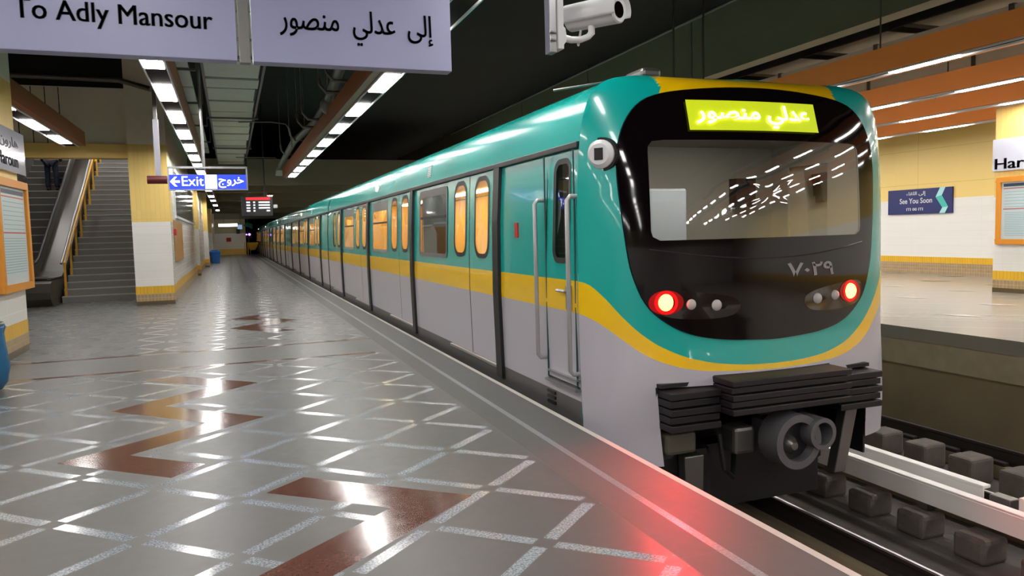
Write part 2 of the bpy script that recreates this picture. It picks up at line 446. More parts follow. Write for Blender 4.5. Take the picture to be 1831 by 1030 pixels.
# left side: back of the ticket side, wall with the stair opening (y 19.6) and the long wall behind the first column
wl = MB(); wl.box(-9.2, -9.0, Y0, 40, 0, 0.5, YBASE_T); wl.box(-9.2, -9.0, Y0, 40, 0.5, 2.0, WHITE_T); wl.box(-9.2, -9.0, Y0, 40, 2.0, 6.2, YELLOW_T)
struct(wl, 'wall_left')
wb = MB()
wb.box(-9.0, -2.1, 19.62, 19.95, 3.42, 3.74, YELP); wb.box(-9.0, -2.1, 19.70, 19.95, 3.74, 5.02, GREYW); wb.box(-9.0, -2.1, 19.8, 19.95, 5.02, 6.2, BLACKC)
wb.box(-9.0, -6.35, 19.7, 19.95, 0, 3.42, GREYW)
for k in range(4): wb.box(-4.28+0.27*k, -4.265+0.27*k, 19.69, 19.70, 3.75, 5.0, BLACKC)
struct(wb, 'wall_above_stairs')
ws = MB()   # stairwell sides and back
ws.box(-2.1, -1.95, 20.4, 42, 0, 8, CREAM); ws.box(-6.7, -6.35, 19.95, 42, 0, 9, ESCG); ws.box(-6.7, -1.95, 40, 40.2, 3, 9, GREYW)
struct(ws, 'wall_stairwell')
# long side wall behind the first column
wm = MB(); a, b = -1.5, -1.34
wm.box(a, b, 20.3, 75, 0, 0.22, TBASE_T); wm.box(a, b, 20.3, 75, 0.22, 0.44, YBASE_T); wm.box(a, b, 20.3, 75, 0.44, 1.95, WHITE_T); wm.box(a, b, 20.3, 75, 1.95, 2.9, WHITE_T); wm.box(a, b, 20.3, 75, 2.9, 5.6, GREYW)
struct(wm, 'wall_side_posters')
# end wall
we = MB(); y = 75.0
we.box(-1.4, 1.35, y, y+0.3, 0, 0.55, YELP); we.box(-1.4, 1.35, y, y+0.3, 0.55, 2.0, WHITE_T); we.box(-1.4, 1.35, y, y+0.3, 2.0, 3.3, CREAM); we.box(-1.4, 19, y, y+0.3, 3.3, 6.2, OLIVE)
we.box(8.95, 19, y, y+0.3, 0, 3.3, WHITE_T)
struct(we, 'wall_end')
struct(MB().box(1.1, 9.2, 110, 110.2, -1.6, 4, BLACKC).box(1.2, 1.35, 75.3, 110, -1.6, 4, BLACKC).box(9.0, 9.2, 75.3, 110, -1.6, 4, BLACKC).box(1.1, 9.2, 75.3, 110, 3.9, 4.1, BLACKC), 'wall_tunnel')
struct(MB().box(-9.2, 19, Y0-0.3, Y0, -1.6, 2.2, WHITE_T).box(-9.2, 19, Y0-0.3, Y0, 2.2, 6.2, OLIVE), 'wall_back')
# ceiling
ce = MB(); ce.box(-9.2, 18.9, Y0, 76, 6.0, 6.2, BLACKC)
struct(ce, 'ceiling')
# lowered ceiling with cross beams at the far end
lo = MB()
lo.box(-1.34, 8.8, 30.0, 30.7, 3.50, 4.45, OLIVE); lo.box(-1.34, 8.8, 30.7, 75, 4.35, 4.45, OLIVE)
for yy, zb in ((37.0, 3.62), (45.0, 3.6), (54.0, 3.55), (64.0, 3.5)): lo.box(-1.34, 8.8, yy, yy+0.6, zb, 4.35, OLIVE)
struct(lo, 'ceiling_lowered_bays')
# pale longitudinal bulkhead over the opposite platform
struct(MB().extrude([(9.6, Y0, 6.0), (9.9, Y0, 4.75), (10.25, Y0, 4.75), (10.25, Y0, 6.0)], (0, 100, 0), OLIVE), 'ceiling_bulkhead_right')
tr = MB()
for yy in (-6.0, 0.0, 4.5, 17.0, 22, 26, 32, 40): tr.box(10.26, 18.69, yy, yy+0.35, 5.2, 5.99, OLIVE)
struct(tr, 'trim_ceiling_beams')

# ------------------------------------------------------------------ columns
def column(x0, x1, y0, y1, label, top=5.99, zy=3.73):
    o = thing('tiled_column', ((x0+x1)/2, (y0+y1)/2, 0), label, 'column', 'tiled columns')
    s_ = MB(); s_.box(x0, x1, y0, y1, 0.44, 1.94, WHITE_T); s_.box(x0, x1, y0, y1, 1.94, zy, YELLOW_T); s_.box(x0, x1, y0, y1, zy, top, GREYW)
    s_.build('shaft', None, o)
    b_ = MB(); e = 0.003
    b_.box(x0-e, x1+e, y0-e, y1+e, 0.26, 0.44, YBASE_T); b_.box(x0-e, x1+e, y0-e, y1+e, 0.09, 0.26, TBASE_T); b_.box(x0-e, x1+e, y0-e, y1+e, 0, 0.09, DBASE_T)
    b_.build('base', None, o)
    return o
column(-2.12, -1.30, 19.5, 20.3, 'cream and white tiled column at the right side of the stairs, with yellow base')
column(-3.60, -2.76, 10.9, 12.42, 'tiled column at the left edge of the photo carrying an orange framed map')
column(-1.9, -1.22, 34.0, 34.8, 'second tiled column along the poster wall, past the column beside the stairs', top=4.4)
column(-1.9, -1.12, 44.0, 44.8, 'third tiled column along the poster wall, before the blue bin', top=4.4)
column(-1.9, -1.12, 54.5, 55.3, 'farthest tiled column along the poster wall, behind the blue bin', top=4.4)
column(14.7, 15.6, 9.4, 11.13, 'tiled column on the opposite platform carrying the orange framed map')

# ================================================================== LIGHT ROWS
def light_row(x, z, ys, tl, w, h, hx0, hx1, label, rod=True, tube=None):
    o = thing('light_beam', (x, ys[0], z), label, 'ceiling light', 'suspended light beams')
    a, b = ys[0]-0.6, ys[-1]+tl+0.6
    hs = MB()
    # open trough: two sides, top and brown floor
    lean = 0.22 if h < 0.3 else 0.0
    hs.extrude([(hx0, a, z), (hx0-lean, a, z+h), (hx1, a, z+h), (hx1, a, z)], (0, b-a, 0), BEAMC)
    hs.box(x-w/2-0.03, x+w/2+0.03, a, b, z-0.003, z, BEAMI)
    hs.build('housing', None, o)
    lp = MB(); lp.box(x-w/2-0.03, x-w/2-0.015, a, b, z-0.03, z-0.004, WP); lp.box(x+w/2+0.015, x+w/2+0.03, a, b, z-0.03, z-0.004, WP)
    lp.build('edge_trim', None, o)
    first = None
    for yy in ys:
        if first is None:
            t = B(x-w/2, x+w/2, yy+0.10, yy+tl-0.08, z-0.034, z-0.005).build('fluorescent_lamp', tube or TUBEM, o); first = (t, yy)
        else:
            t = first[0].copy(); COL.objects.link(t); t.parent = o; t.location.y += yy-first[1]
    if rod:
        for k in range(int(a)+2, int(b), 5):
            MB().cyl((x, k, z+h), (x, k, 5.99), 0.012, 8).build('hanger_rod', STEELD, o)
    return o
P = 2.3
light_row(-0.75, 3.6, [11.2-P*k for k in range(16, 0, -1)]+[11.2+P*k for k in range(0, 8)], 1.36, 0.22, 0.36, -0.89, -0.60, 'copper light beam with white tubes over the walkway, above the lit blue exit sign')
light_row(2.09, 3.6, [9.85-P*k for k in range(15, 0, -1)]+[9.85+P*k for k in range(0, 8)], 1.36, 0.22, 0.30, 1.83, 2.24, 'copper light beam running beside the train, right of the grey pipe')
light_row(-3.12, 3.6, [14.85-P*k for k in range(17, 0, -1)]+[14.85, 16.95], 1.30, 0.22, 0.30, -3.25, -2.86, 'short light beam ending at the yellow beam above the stairs')
light_row(-0.75, 3.55, [33.2, 38.2, 42.5, 48.5, 57], 1.36, 0.22, 0.30, -0.89, -0.60, 'far light beam under the lowered ceiling bays', rod=False)
light_row(1.9, 3.55, [38.5, 48.0, 58], 1.3, 0.2, 0.3, 1.75, 2.05, 'small far light beam under the lowered ceiling beside the train', rod=False)
RX = ((9.40, 7.6, 'topmost orange light beam over the opposite platform, nearest to the tracks'), (12.0, 8.62, 'second orange light beam from the tracks over the opposite platform'),
      (14.25, 11.85, 'third orange light beam from the tracks, behind the map column'), (16.4, 13.1, 'lowest orange light beam, closest to the yellow wall'))
ORB = mat('orange_light_housing', (236, 138, 44), 0.45)
for x, yy, lab in RX:
    BEAMC_, BEAMC = BEAMC, ORB
    light_row(x, 3.75, [yy-2.35*k for k in range(13, 0, -1)]+[yy+2.35*k for k in range(0, 20)], 1.26, 0.14, 0.28, x-0.14, x+0.30, lab, tube=TUBEO)
    BEAMC = BEAMC_

# ================================================================== TRAIN
CX = 4.05
HZ = [-0.4, 0.0, 0.9, 1.6, 2.15, 2.4, 2.55, 2.62, 2.66, 2.69]
HW = [1.46, 1.50, 1.52, 1.51, 1.475, 1.435, 1.38, 1.31, 1.15, 0.80]
def interp(x, xs, ys):
    if x <= xs[0]: return ys[0]
    for i in range(1, len(xs)):
        if x <= xs[i]: return ys[i-1]+(ys[i]-ys[i-1])*(x-xs[i-1])/(xs[i]-xs[i-1])
    return ys[-1]
def hw(z): return interp(z, HZ, HW)
ZB0, ZB1 = 0.845, 1.098     # yellow band
def grid_side(mb, side, y0, y1, z0, z1, m, off=0.0, nz=None):
    """part of the curved carriage side between two heights"""
    zs = [z0]
    for k in HZ:
        if z0+0.02 < k < z1-0.02: zs.append(k)
    zs.append(z1)
    k = len(mb.v)
    for z in zs:
        x = CX + side*(hw(z)+off)
        mb.v += [(x, y0, z), (x, y1, z)]
    mi = mb.mi(m)
    for i in range(len(zs)-1):
        a = k+2*i; mb.f.append((a, a+1, a+3, a+2)); mb.m.append(mi)
def rrect(y0, y1, z0, z1, r, n=6):
    pts = []
    for cy, cz, a0 in ((y1-r, z1-r, 0), (y0+r, z1-r, 90), (y0+r, z0+r, 180), (y1-r, z0+r, 270)):
        for i in range(n+1):
            t = math.radians(a0+90*i/n); pts.append((cy+r*math.cos(t), cz+r*math.sin(t)))
    return pts
def ring(mb, outer, inner, side, m, off=0.0, off_in=None):
    """quads between an outer and an inner outline (lists of y,z of equal length) on the carriage side"""
    n = len(outer); k = len(mb.v); mi = mb.mi(m)
    oi = off if off_in is None else off_in
    for (y, z) in outer: mb.v.append((CX+side*(hw(z)+off), y, z))
    for (y, z) in inner: mb.v.append((CX+side*(hw(z)+oi), y, z))
    for i in range(n):
        j = (i+1) % n; mb.f.append((k+i, k+j, k+n+j, k+n+i)); mb.m.append(mi)
def plate_with_hole(mb, y0, y1, z0, z1, hole, r, side, m, off=0.0):
    inn = rrect(*hole, r); cy = (hole[0]+hole[1])/2; cz = (hole[2]+hole[3])/2
    out = []
    hy0, hy1, hz0, hz1 = hole
    for (y, z) in inn:
        # push out to the plate edge
        ty = (y-cy)/((hy1-hy0)/2); tz = (z-cz)/((hz1-hz0)/2)
        s_ = max(abs(ty), abs(tz), 1e-6); ty /= s_; tz /= s_
        oy = cy+ty*(y1-cy) if ty > 0 else cy+ty*(cy-y0)
        oz = cz+tz*(z1-cz) if tz > 0 else cz+tz*(cz-z0)
        out.append((oy, oz))
    # make sure the corners are reached
    for qi, corner in enumerate(((y1, z1), (y0, z1), (y0, z0), (y1, z0))):
        idx = qi*7+3; out[idx] = corner
    ring(mb, out, inn, side, m, off)
def side_glass(y0, y1, z0, z1, r, side, off):
    mb = MB(); pts = rrect(y0, y1, z0, z1, r); n = len(pts); k = 0
    zc = (z0+z1)/2; yc = (y0+y1)/2
    mb.v.append((CX+side*(hw(zc)+off), yc, zc))
    for (y, z) in pts: mb.v.append((CX+side*(hw(z)+off), y, z))
    for i in range(n): mb.f.append((0, 1+i, 1+(i+1) % n)); mb.m.append(0)
    return mb

SLOT0, PITCH = 7.15, 3.82
def leaf(parent, y0, y1, wy0, wy1, near):
    """one sliding door leaf with its window"""
    mb = MB(); off = 0.006
    g = 0.012
    grid_side(mb, -1, y0+g, y1-g, 0.135, ZB0, GREYP, off); grid_side(mb, -1, y0+g, y1-g, ZB0, ZB1, YEL, off)
    plate_with_hole(mb, y0+g, y1-g, ZB1, 2.14, (wy0, wy1, 1.24, 2.08), 0.16, -1, TEAL, off)
    d = mb.build('door', None, parent, smooth=True)
    rb = MB(); o_ = rrect(wy0-0.02, wy1+0.02, 1.22, 2.10, 0.18); i_ = rrect(wy0+0.03, wy1-0.03, 1.27, 2.05, 0.135)
    ring(rb, o_, i_, -1, RUB, off+0.004, off+0.002)
    rb.build('window_seal', None, d)
    side_glass(wy0+0.01, wy1-0.01, 1.25, 2.07, 0.15, -1, off-0.006).build('pane', GLASSW, d)
    return d
def side_window(parent, y0, y1, grey):
    fr = MB(); o_ = rrect(y0, y1, 1.19, 2.09, 0.07); i_ = rrect(y0+0.07, y1-0.07, 1.24, 1.93 if not grey else 1.99, 0.05)
    ring(fr, o_, i_, -1, STEELD if grey else mat('grey_window_frame', (112, 118, 116), 0.4), 0.008, 0.002)
    w = fr.build('window_frame', None, parent, smooth=False)
    side_glass(y0+0.06, y1-0.06, 1.23, 2.0, 0.05, -1, -0.006).build('pane', GLASSD if grey else GLASSW, w)
    B(CX-hw(1.7)-0.004, CX-hw(1.7)+0.01, y0+0.07, y1-0.07, 1.70, 1.73).build('sliding_bar', RUB, w)
    return w

def car_body(root, ya, yb, cab):
    """shell, doors, windows and lining of one carriage between ya (near end) and yb"""
    slots = [ya_slot + PITCH*k for k in range(4)] if (ya_slot := (SLOT0 if cab else ya+1.62)) else []
    sh = MB()
    # far side and roof
    for z0, z1, m in ((-0.34, ZB0, GREYP), (ZB0, ZB1, YEL), (2.14, 2.69, TEAL)): grid_side(sh, 1, ya, yb, z0, z1, m)
    if cab:
        grid_side(sh, 1, ya, 5.6, ZB1, 2.14, TEAL); grid_side(sh, 1, 6.9, yb, ZB1, 2.14, TEAL)
        plate_with_hole(sh, 5.6, 6.9, ZB1, 2.14, (5.80, 6.68, 1.30, 2.08), 0.08, 1, TEAL)
        side_glass(5.79, 6.69, 1.29, 2.09, 0.08, 1, -0.01).build('far_side_pane', GLASSW, root)
    else: grid_side(sh, 1, ya, yb, ZB1, 2.14, TEAL)
    sh.poly([(CX-0.80, ya, 2.69), (CX, ya, 2.71), (CX, yb, 2.71), (CX-0.80, yb, 2.69)], TEAL); sh.poly([(CX, ya, 2.71), (CX+0.80, ya, 2.69), (CX+0.80, yb, 2.69), (CX, yb, 2.71)], TEAL)
    # near side: header and skirt run through
    grid_side(sh, -1, ya, yb, 2.14, 2.69, TEAL); grid_side(sh, -1, ya, yb, -0.34, 0.135, SKIRT)
    # panels between the doors
    edges = [ya] + [e for s_ in slots for e in (s_, s_+1.94)] + [yb]
    for i in range(0, len(edges), 2):
        p0, p1 = edges[i], edges[i+1]
        if p1-p0 < 0.05: continue
        grid_side(sh, -1, p0, p1, 0.135, ZB0, GREYP); grid_side(sh, -1, p0, p1, ZB0, ZB1, YEL)
        if i > 0 and p1-p0 > 1.75:
            plate_with_hole(sh, p0, p1, ZB1, 2.14, (p0+0.09, p1-0.40 if i < 8 else p0+1.5, 1.21, 2.07), 0.06, -1, TEAL)
        elif cab and i == 0:
            # cab side: the cab door window opening
            grid_side(sh, -1, p0, 5.42, ZB1, 2.14, TEAL)
            plate_with_hole(sh, 5.42, 5.98, ZB1, 2.14, (5.52, 5.82, 1.25, 2.06), 0.09, -1, TEAL)
            grid_side(sh, -1, 5.98, p1, ZB1, 2.14, TEAL)
        else: grid_side(sh, -1, p0, p1, ZB1, 2.14, TEAL)
    for s_ in slots:
        for q0, q1 in ((s_-0.005, s_+0.19), (s_+0.98, s_+1.12), (s_+1.86, s_+1.945)):
            grid_side(sh, -1, q0, q1, 0.135, 2.14, RUB, -0.004)
    # end walls
    ew = MB()
    for yy in ((yb,) if cab else (ya, yb)):
        ew.poly([(CX-hw(z), yy, z) for z in HZ[:-1]] + [(CX-0.8, yy, 2.69), (CX+0.8, yy, 2.69)] + [(CX+hw(z), yy, z) for z in reversed(HZ[:-1])], BLK)
    ew.build('end_wall', None, root)
    # floor
    sh.poly([(CX-1.45, ya, 0.02), (CX+1.45, ya, 0.02), (CX+1.45, yb, 0.02), (CX-1.45, yb, 0.02)], SKIRT)
    sh.poly([(CX-1.45, ya, -0.34), (CX+1.45, ya, -0.34), (CX+1.45, yb, -0.34), (CX-1.45, yb, -0.34)], BLK)
    sh.build('body_shell', None, root, smooth=True)
    # gutter above the doors
    gt = MB(); x = CX-hw(2.17)
    gt.box(x-0.035, x+0.02, ya+(0.03 if cab else 0), yb, 2.135, 2.185, RUB)
    gt.build('gutter', None, root, bevel=0.008)
    lin = MB()      # lining: far wall, ceiling
    lin.box(CX+1.36, CX+1.38, (7.0 if cab else ya+0.1), yb-0.1, 0.03, 2.3, CARWALL); lin.box(CX-1.36, CX+1.36, (7.0 if cab else ya+0.1), yb-0.1, 2.32, 2.34, CARWALL)
    lin.box(CX-1.36, CX+1.36, yb-0.14, yb-0.11, 0.03, 2.3, CARWALL)
    lin.build('lining', None, root)
    st = MB()
    for sx in (-0.55, 0.55): st.box(CX+sx-0.09, CX+sx+0.09, (7.3 if cab else ya+0.4), yb-0.4, 2.28, 2.31, CARWARM)
    st.build('interior_light', None, root)
    for k, s_ in enumerate(slots):
        # black recessed strip beside the doors, following the curve of the side
        rb = MB(); grid_side(rb, -1, s_, s_+0.165, 0.02, 2.14, RUB, 0.034)
        zz_ = [0.02, 0.5, 0.9, 1.6, 2.14]
        for q in range(4):
            for ye in (s_, s_+0.165):
                rb.poly([(CX-hw(zz_[q])-0.034, ye, zz_[q]), (CX-hw(zz_[q+1])-0.034, ye, zz_[q+1]), (CX-hw(zz_[q+1])+0.01, ye, zz_[q+1]), (CX-hw(zz_[q])+0.01, ye, zz_[q])], RUB)
        zs = [0.02, 0.9, 1.6, 2.14]
        rb.build('door_seal_strip', None, root)
        leaf(root, s_+0.165, s_+1.05, s_+0.36, s_+0.83, True)
        leaf(root, s_+1.05, s_+1.94, s_+1.17, s_+1.64, False)
        B(CX-hw(0.1)-0.03, CX-hw(0.1)+0.02, s_+0.17, s_+1.94, 0.095, 0.128).build('threshold', STEEL, root, bevel=0.006)
        ys = s_+1.94
        p1 = slots[k+1] if k < 3 else yb
        w1 = p1-0.36 if k < 3 else ys+1.54
        if w1 < p1 and w1-ys > 0.8: side_window(root, ys+0.05, w1, cab and k == 0)
        # seats against the far side, a pole in the doorway
        sm = MB(); sm.box(CX+0.95, CX+1.35, ys+0.1, p1-0.2, 0.40, 0.47, SEAT); sm.box(CX+1.28, CX+1.35, ys+0.1, p1-0.2, 0.47, 0.95, SEAT); sm.box(CX+1.0, CX+1.3, ys+0.1, p1-0.2, 0.03, 0.40, CABG)
        sm.build('seat_bench', None, root, bevel=0.02)
        MB().cyl((CX-0.3, s_+1.05, 0.03), (CX-0.3, s_+1.05, 2.31), 0.018, 10).build('grab_pole', POLE, root)
    # header details
    if True:
        m0 = slots[0]
        gr = MB()
        for i in range(7): gr.box(CX-hw(2.30+0.02*i)-0.008, CX-hw(2.30+0.02*i)+0.01, m0+2.92, m0+3.10, 2.27+0.024*i, 2.285+0.024*i, WP)
        gr.build('loudspeaker_grille', None, root)
        MB().cyl((CX-hw(2.36)-0.02, m0+7.0, 2.36), (CX-hw(2.36)+0.05, m0+7.0, 2.36), 0.055, 20).build('side_marker_light', mat('lit_marker', (255, 240, 190), 0.4, emit=(1, 0.9, 0.6), es=2.0), root)
    # underframe: equipment boxes, bogies
    uf = MB(); uf.box(CX-1.1, CX+1.1, ya+4.2, yb-4.2, -0.95, -0.36, BLK)
    uf.build('underframe_box', None, root)
    for by in (ya+2.4, yb-2.4):
        bg = MB()
        for sx in (-0.98, 0.98): bg.box(CX+sx-0.07, CX+sx+0.07, by-1.3, by+1.3, -0.85, -0.62, BLK)
        bg.box(CX-0.98, CX+0.98, by-0.2, by+0.2, -0.8, -0.45, BLK)
        bo = bg.build('bogie', None, root)
        for wy in (by-1.0, by+1.0):
            w_ = MB()
            for sx in (-0.76, 0.76): w_.cyl((CX+sx-0.06, wy, -0.68), (CX+sx+0.06, wy, -0.68), 0.41, 28, IRON)
            w_.cyl((CX-0.76, wy, -0.68), (CX+0.76, wy, -0.68), 0.08, 12, IRON)
            w_.build('wheelset', None, bo, smooth=True)

SEAM = 5.32
cab_car = thing('metro_train_car', (CX, 13.0, -1.1), 'rear cab car of the teal, yellow and grey metro train with two red tail lamps', 'train car', None)
car_body(cab_car, SEAM, 21.42, True)
mid = thing('metro_train_car', (CX, 29.4, -1.1), 'second carriage of the metro train, coupled right behind the cab car', 'train car', 'carriages behind the cab car')
car_body(mid, 21.58, 37.30, False)
names = ['third carriage of the metro train, counted from the cab car', 'fourth carriage of the metro train, counted from the cab car', 'farthest carriage of the metro train, at the dark tunnel mouth']
for k in range(3):
    c = copy_tree(mid); c.location = (CX, 29.4+15.86*(k+1), -1.1); c['label'] = names[k]
for k in range(4):
    yy = 21.42 if k == 0 else 37.302+15.86*(k-1)
    tag(MB().box(CX-1.2, CX+1.2, yy+0.002, yy+(0.158 if k == 0 else 0.136), -0.2, 2.5).build('gangway_bellows', RUB), ['black gangway bellows between the cab car and the second carriage', 'black gangway bellows between the second and third carriages', 'black gangway bellows between the third and fourth carriages', 'black gangway bellows before the farthest carriage'][k], 'gangway', 'gangway bellows')

# ---- nose of the cab car
NZ = [-0.4, 0, 0.3, 0.5, 0.62, 0.9, 1.4, 1.8, 2.1, 2.4, 2.55, 2.62, 2.67, 2.70]
NY = [4.82, 4.845, 4.875, 4.905, 4.922, 4.930, 4.942, 4.960, 4.99, 5.06, 5.12, 5.165, 5.235, SEAM]
PD = [0, 0.3, 0.6, 0.9, 1.1, 1.25, 1.37, 1.45, 1.49, 1.52]
PP = [0, 0.012, 0.05, 0.116, 0.172, 0.228, 0.295, 0.372, 0.435, 0.52]
def smooth_interp(x, xs, ys):
    # monotone cubic through the points
    n = len(xs)
    if x <= xs[0]: return ys[0]
    if x >= xs[-1]: return ys[-1]
    d = [(ys[i+1]-ys[i])/(xs[i+1]-xs[i]) for i in range(n-1)]
    m = [d[0]]+[0 if d[i-1]*d[i] <= 0 else 2*d[i-1]*d[i]/(d[i-1]+d[i]) for i in range(1, n-1)]+[d[-1]]
    for i in range(n-1):
        if x <= xs[i+1]:
            h = xs[i+1]-xs[i]; t = (x-xs[i])/h
            return (2*t**3-3*t*t+1)*ys[i]+(t**3-2*t*t+t)*h*m[i]+(-2*t**3+3*t*t)*ys[i+1]+(t**3-t*t)*h*m[i+1]
def nose_y(dx, z):
    y0 = smooth_interp(z, NZ, NY)
    h = hwn(z); d = min(abs(dx)*1.52/h, 1.52)
    a_ = min(0.125, 0.8*(SEAM-y0)/2.3104); return y0 + a_*d*d + (SEAM-y0-a_*2.3104)*(d/1.52)**14
NHZ = [-0.4, 0.0, 0.9, 1.6, 2.15, 2.4, 2.55, 2.63, 2.675, 2.70]
NHW = [1.47, 1.51, 1.53, 1.53, 1.50, 1.455, 1.39, 1.30, 1.18, 1.00]
def hwn(z): return smooth_interp(z, NHZ, NHW)
# band curves against d (0 centre .. 1.52 seam)
BT = ([0, 0.2, 0.47, 0.74, 0.96, 1.10, 1.24, 1.37, 1.48, 1.52], [0.395, 0.400, 0.422, 0.480, 0.576, 0.675, 0.814, 0.975, 1.085, 1.098])
BB = ([0, 0.2, 0.57, 0.75, 0.96, 1.11, 1.25, 1.38, 1.48, 1.52], [0.352, 0.355, 0.372, 0.396, 0.456, 0.534, 0.645, 0.755, 0.825, 0.845])
ns = MB()
dl = [round(-1.52+3.04*i/96, 5) for i in range(97)]
dl = sorted(set(dl) | {-1.03, 1.03, -0.57, 0.57, 0.86, -0.86, -1.15, 1.15})
def nv(d, z):
    x = d*hwn(z)/1.52
    return (CX+x, nose_y(x, z), z)
NU = 30
def colz(d, bot):
    bt = smooth_interp(abs(d), *BT); bb = smooth_interp(abs(d), *BB)
    zs = [bot + (bb-bot)*i/8 for i in range(9)] + [bb+(bt-bb)*i/2 for i in (1, 2)]
    zs += [bt + (2.40-bt)*i/NU for i in range(1, NU+1)] + [2.45, 2.5, 2.54, 2.575, 2.60, 2.625, 2.645, 2.66, 2.675, 2.688, 2.70]
    return zs
kinds = [GREYP]*8+[YEL]*2+[TEAL]*(NU+11)
for i in range(len(dl)-1):
    a, b = dl[i], dl[i+1]; mid_ = (a+b)/2
    bot = -0.34 if abs(mid_) > 1.03 else (0.265 if abs(mid_) > 0.57 else 0.34)
    za, zb_ = colz(a, bot), colz(b, bot)
    for j in range(len(za)-1):
        zc = (za[j]+za[j+1]+zb_[j]+zb_[j+1])/4
        if abs(mid_) < 1.15 and 1.33 < zc < 2.22: continue
        m = kinds[j]
        if zc > 2.44 and abs(mid_)*hwn(zc)/1.52 < 0.86: m = YEL
        ns.poly([nv(a, za[j]), nv(b, zb_[j]), nv(b, zb_[j+1]), nv(a, za[j+1])], m)
# roof cap over the nose
for i in range(len(dl)-1):
    a, b = dl[i], dl[i+1]
    pa, pb = nv(a, 2.70), nv(b, 2.70)
    ns.poly([pa, pb, (pb[0], SEAM+0.03, 2.705), (pa[0], SEAM+0.03, 2.705)], YEL if abs(a+b)/2 < 1.1 else TEAL)
ns.poly([(CX+hwn(z)*-1, SEAM, z) for z in NHZ]+[(CX-hw(z), SEAM+0.04, z) for z in reversed(HZ)], TEAL)
ns.build('cab_mask', None, cab_car, smooth=True)

# seam ridge between mask and body
sg = MB()
zs_ = [-0.34+0.1*i for i in range(31)]
for i in range(len(zs_)-1):
    for sd in (-1, 1):
        z0, z1 = zs_[i], min(zs_[i+1], 2.66)
        if z0 >= 2.66: continue
        sg.poly([(CX+sd*(hwn(z0)), SEAM-0.001, z0), (CX+sd*(hwn(z1)), SEAM-0.001, z1), (CX+sd*(hw(z1)-0.004), SEAM+0.05, z1), (CX+sd*(hw(z0)-0.004), SEAM+0.05, z0)], TEAL if z0 > 1.09 else (YEL if z0 > 0.83 else GREYP))
sg.build('mask_edge', None, cab_car)

# ---- black glass panel with windscreen hole
BO = [(0.0, 0.585), (0.20, 0.595), (0.47, 0.610), (0.76, 0.665), (0.95, 0.775), (1.09, 0.91), (1.17, 1.12), (1.20, 1.25), (1.235, 1.55), (1.262, 1.86), (1.262, 2.02), (1.240, 2.18), (1.175, 2.34), (1.05, 2.48), (0.87, 2.545), (0.62, 2.578), (0.3, 2.605), (0.0, 2.612)]
def ray_hit(outline, c, th):
    """distance along direction th from centre c to a closed outline"""
    dx, dz = math.cos(th), math.sin(th); best = None
    n = len(outline)
    for i in range(n):
        (x1, z1), (x2, z2) = outline[i], outline[(i+1) % n]
        ex, ez = x2-x1, z2-z1
        den = dx*ez-dz*ex
        if abs(den) < 1e-9: continue
        t = ((x1-c[0])*ez-(z1-c[1])*ex)/den; s_ = ((x1-c[0])*dz-(z1-c[1])*dx)/den
        if t > 0 and -1e-6 <= s_ <= 1+1e-6 and (best is None or t < best): best = t
    return best or 0
def smooth_closed(pts, it=2):
    for _ in range(it):
        q = []
        n = len(pts)
        for i in range(n):
            a, b = pts[i], pts[(i+1) % n]
            q.append((a[0]*0.75+b[0]*0.25, a[1]*0.75+b[1]*0.25)); q.append((a[0]*0.25+b[0]*0.75, a[1]*0.25+b[1]*0.75))
        pts = q
    return pts
out_full = smooth_closed([(x, z) for x, z in BO] + [(-x, z) for x, z in reversed(BO[1:-1])], 2)
CC = (0.0, 1.75)
def hole_out(g=0.0): return rrect(-1.03-g, 1.03+g, 1.40-g, 2.17+g, 0.07+g, 8)
NTH = 144
def polar_panel(outer, inner, rings, off, m, c=CC):
    mb = MB(); mi = mb.mi(m); ths = [2*math.pi*i/NTH for i in range(NTH)]
    # make angles pass through the corners of the hole
    rows = []
    for i, th in enumerate(ths):
        ro = ray_hit(outer, c, th); ri = ray_hit(inner, c, th) if inner else 0.0
        row = []
        for k in range(rings+1):
            r = ri+(ro-ri)*k/rings; x = c[0]+r*math.cos(th); z = c[1]+r*math.sin(th)
            row.append((CX+x, nose_y(x, z)-off, z))
        rows.append(row)
    for i in range(NTH):
        a, b = rows[i], rows[(i+1) % NTH]
        for k in range(rings):
            mb.poly([a[k], a[k+1], b[k+1], b[k]], m)
    return mb
bp_ = polar_panel(out_full, hole_out(), 10, 0.014, BLKGL)
# rim back to the mask
rows = []
for i in range(NTH):
    th = 2*math.pi*i/NTH; r = ray_hit(out_full, CC, th); x = r*math.cos(th); z = CC[1]+r*math.sin(th)
    r2 = r+0.006; x2 = r2*math.cos(th); z2 = CC[1]+r2*math.sin(th)
    rows.append(((CX+x, nose_y(x, z)-0.014, z), (CX+x2, nose_y(x2, z2)+0.01, z2)))
for i in range(NTH):
    a, b = rows[i], rows[(i+1) % NTH]; bp_.poly([a[0], a[1], b[1], b[0]], BLKGL)
black = bp_.build('black_front_panel', None, cab_car, smooth=True)
polar_panel(hole_out(), None, 6, 0.006, GLASSF).build('windscreen', None, cab_car, smooth=True)
def npt(x, z, off=0.03): return (CX+x, nose_y(x, z)-off, z)
# crease below the windscreen
MB().tube([npt(-1.05+0.21*i, 1.335-0.10*math.sin(math.pi*i/10), 0.014) for i in range(11)], 0.006, 6).build('panel_joint', mat('faint_joint_gloss', (58, 48, 54), 0.2), cab_car)
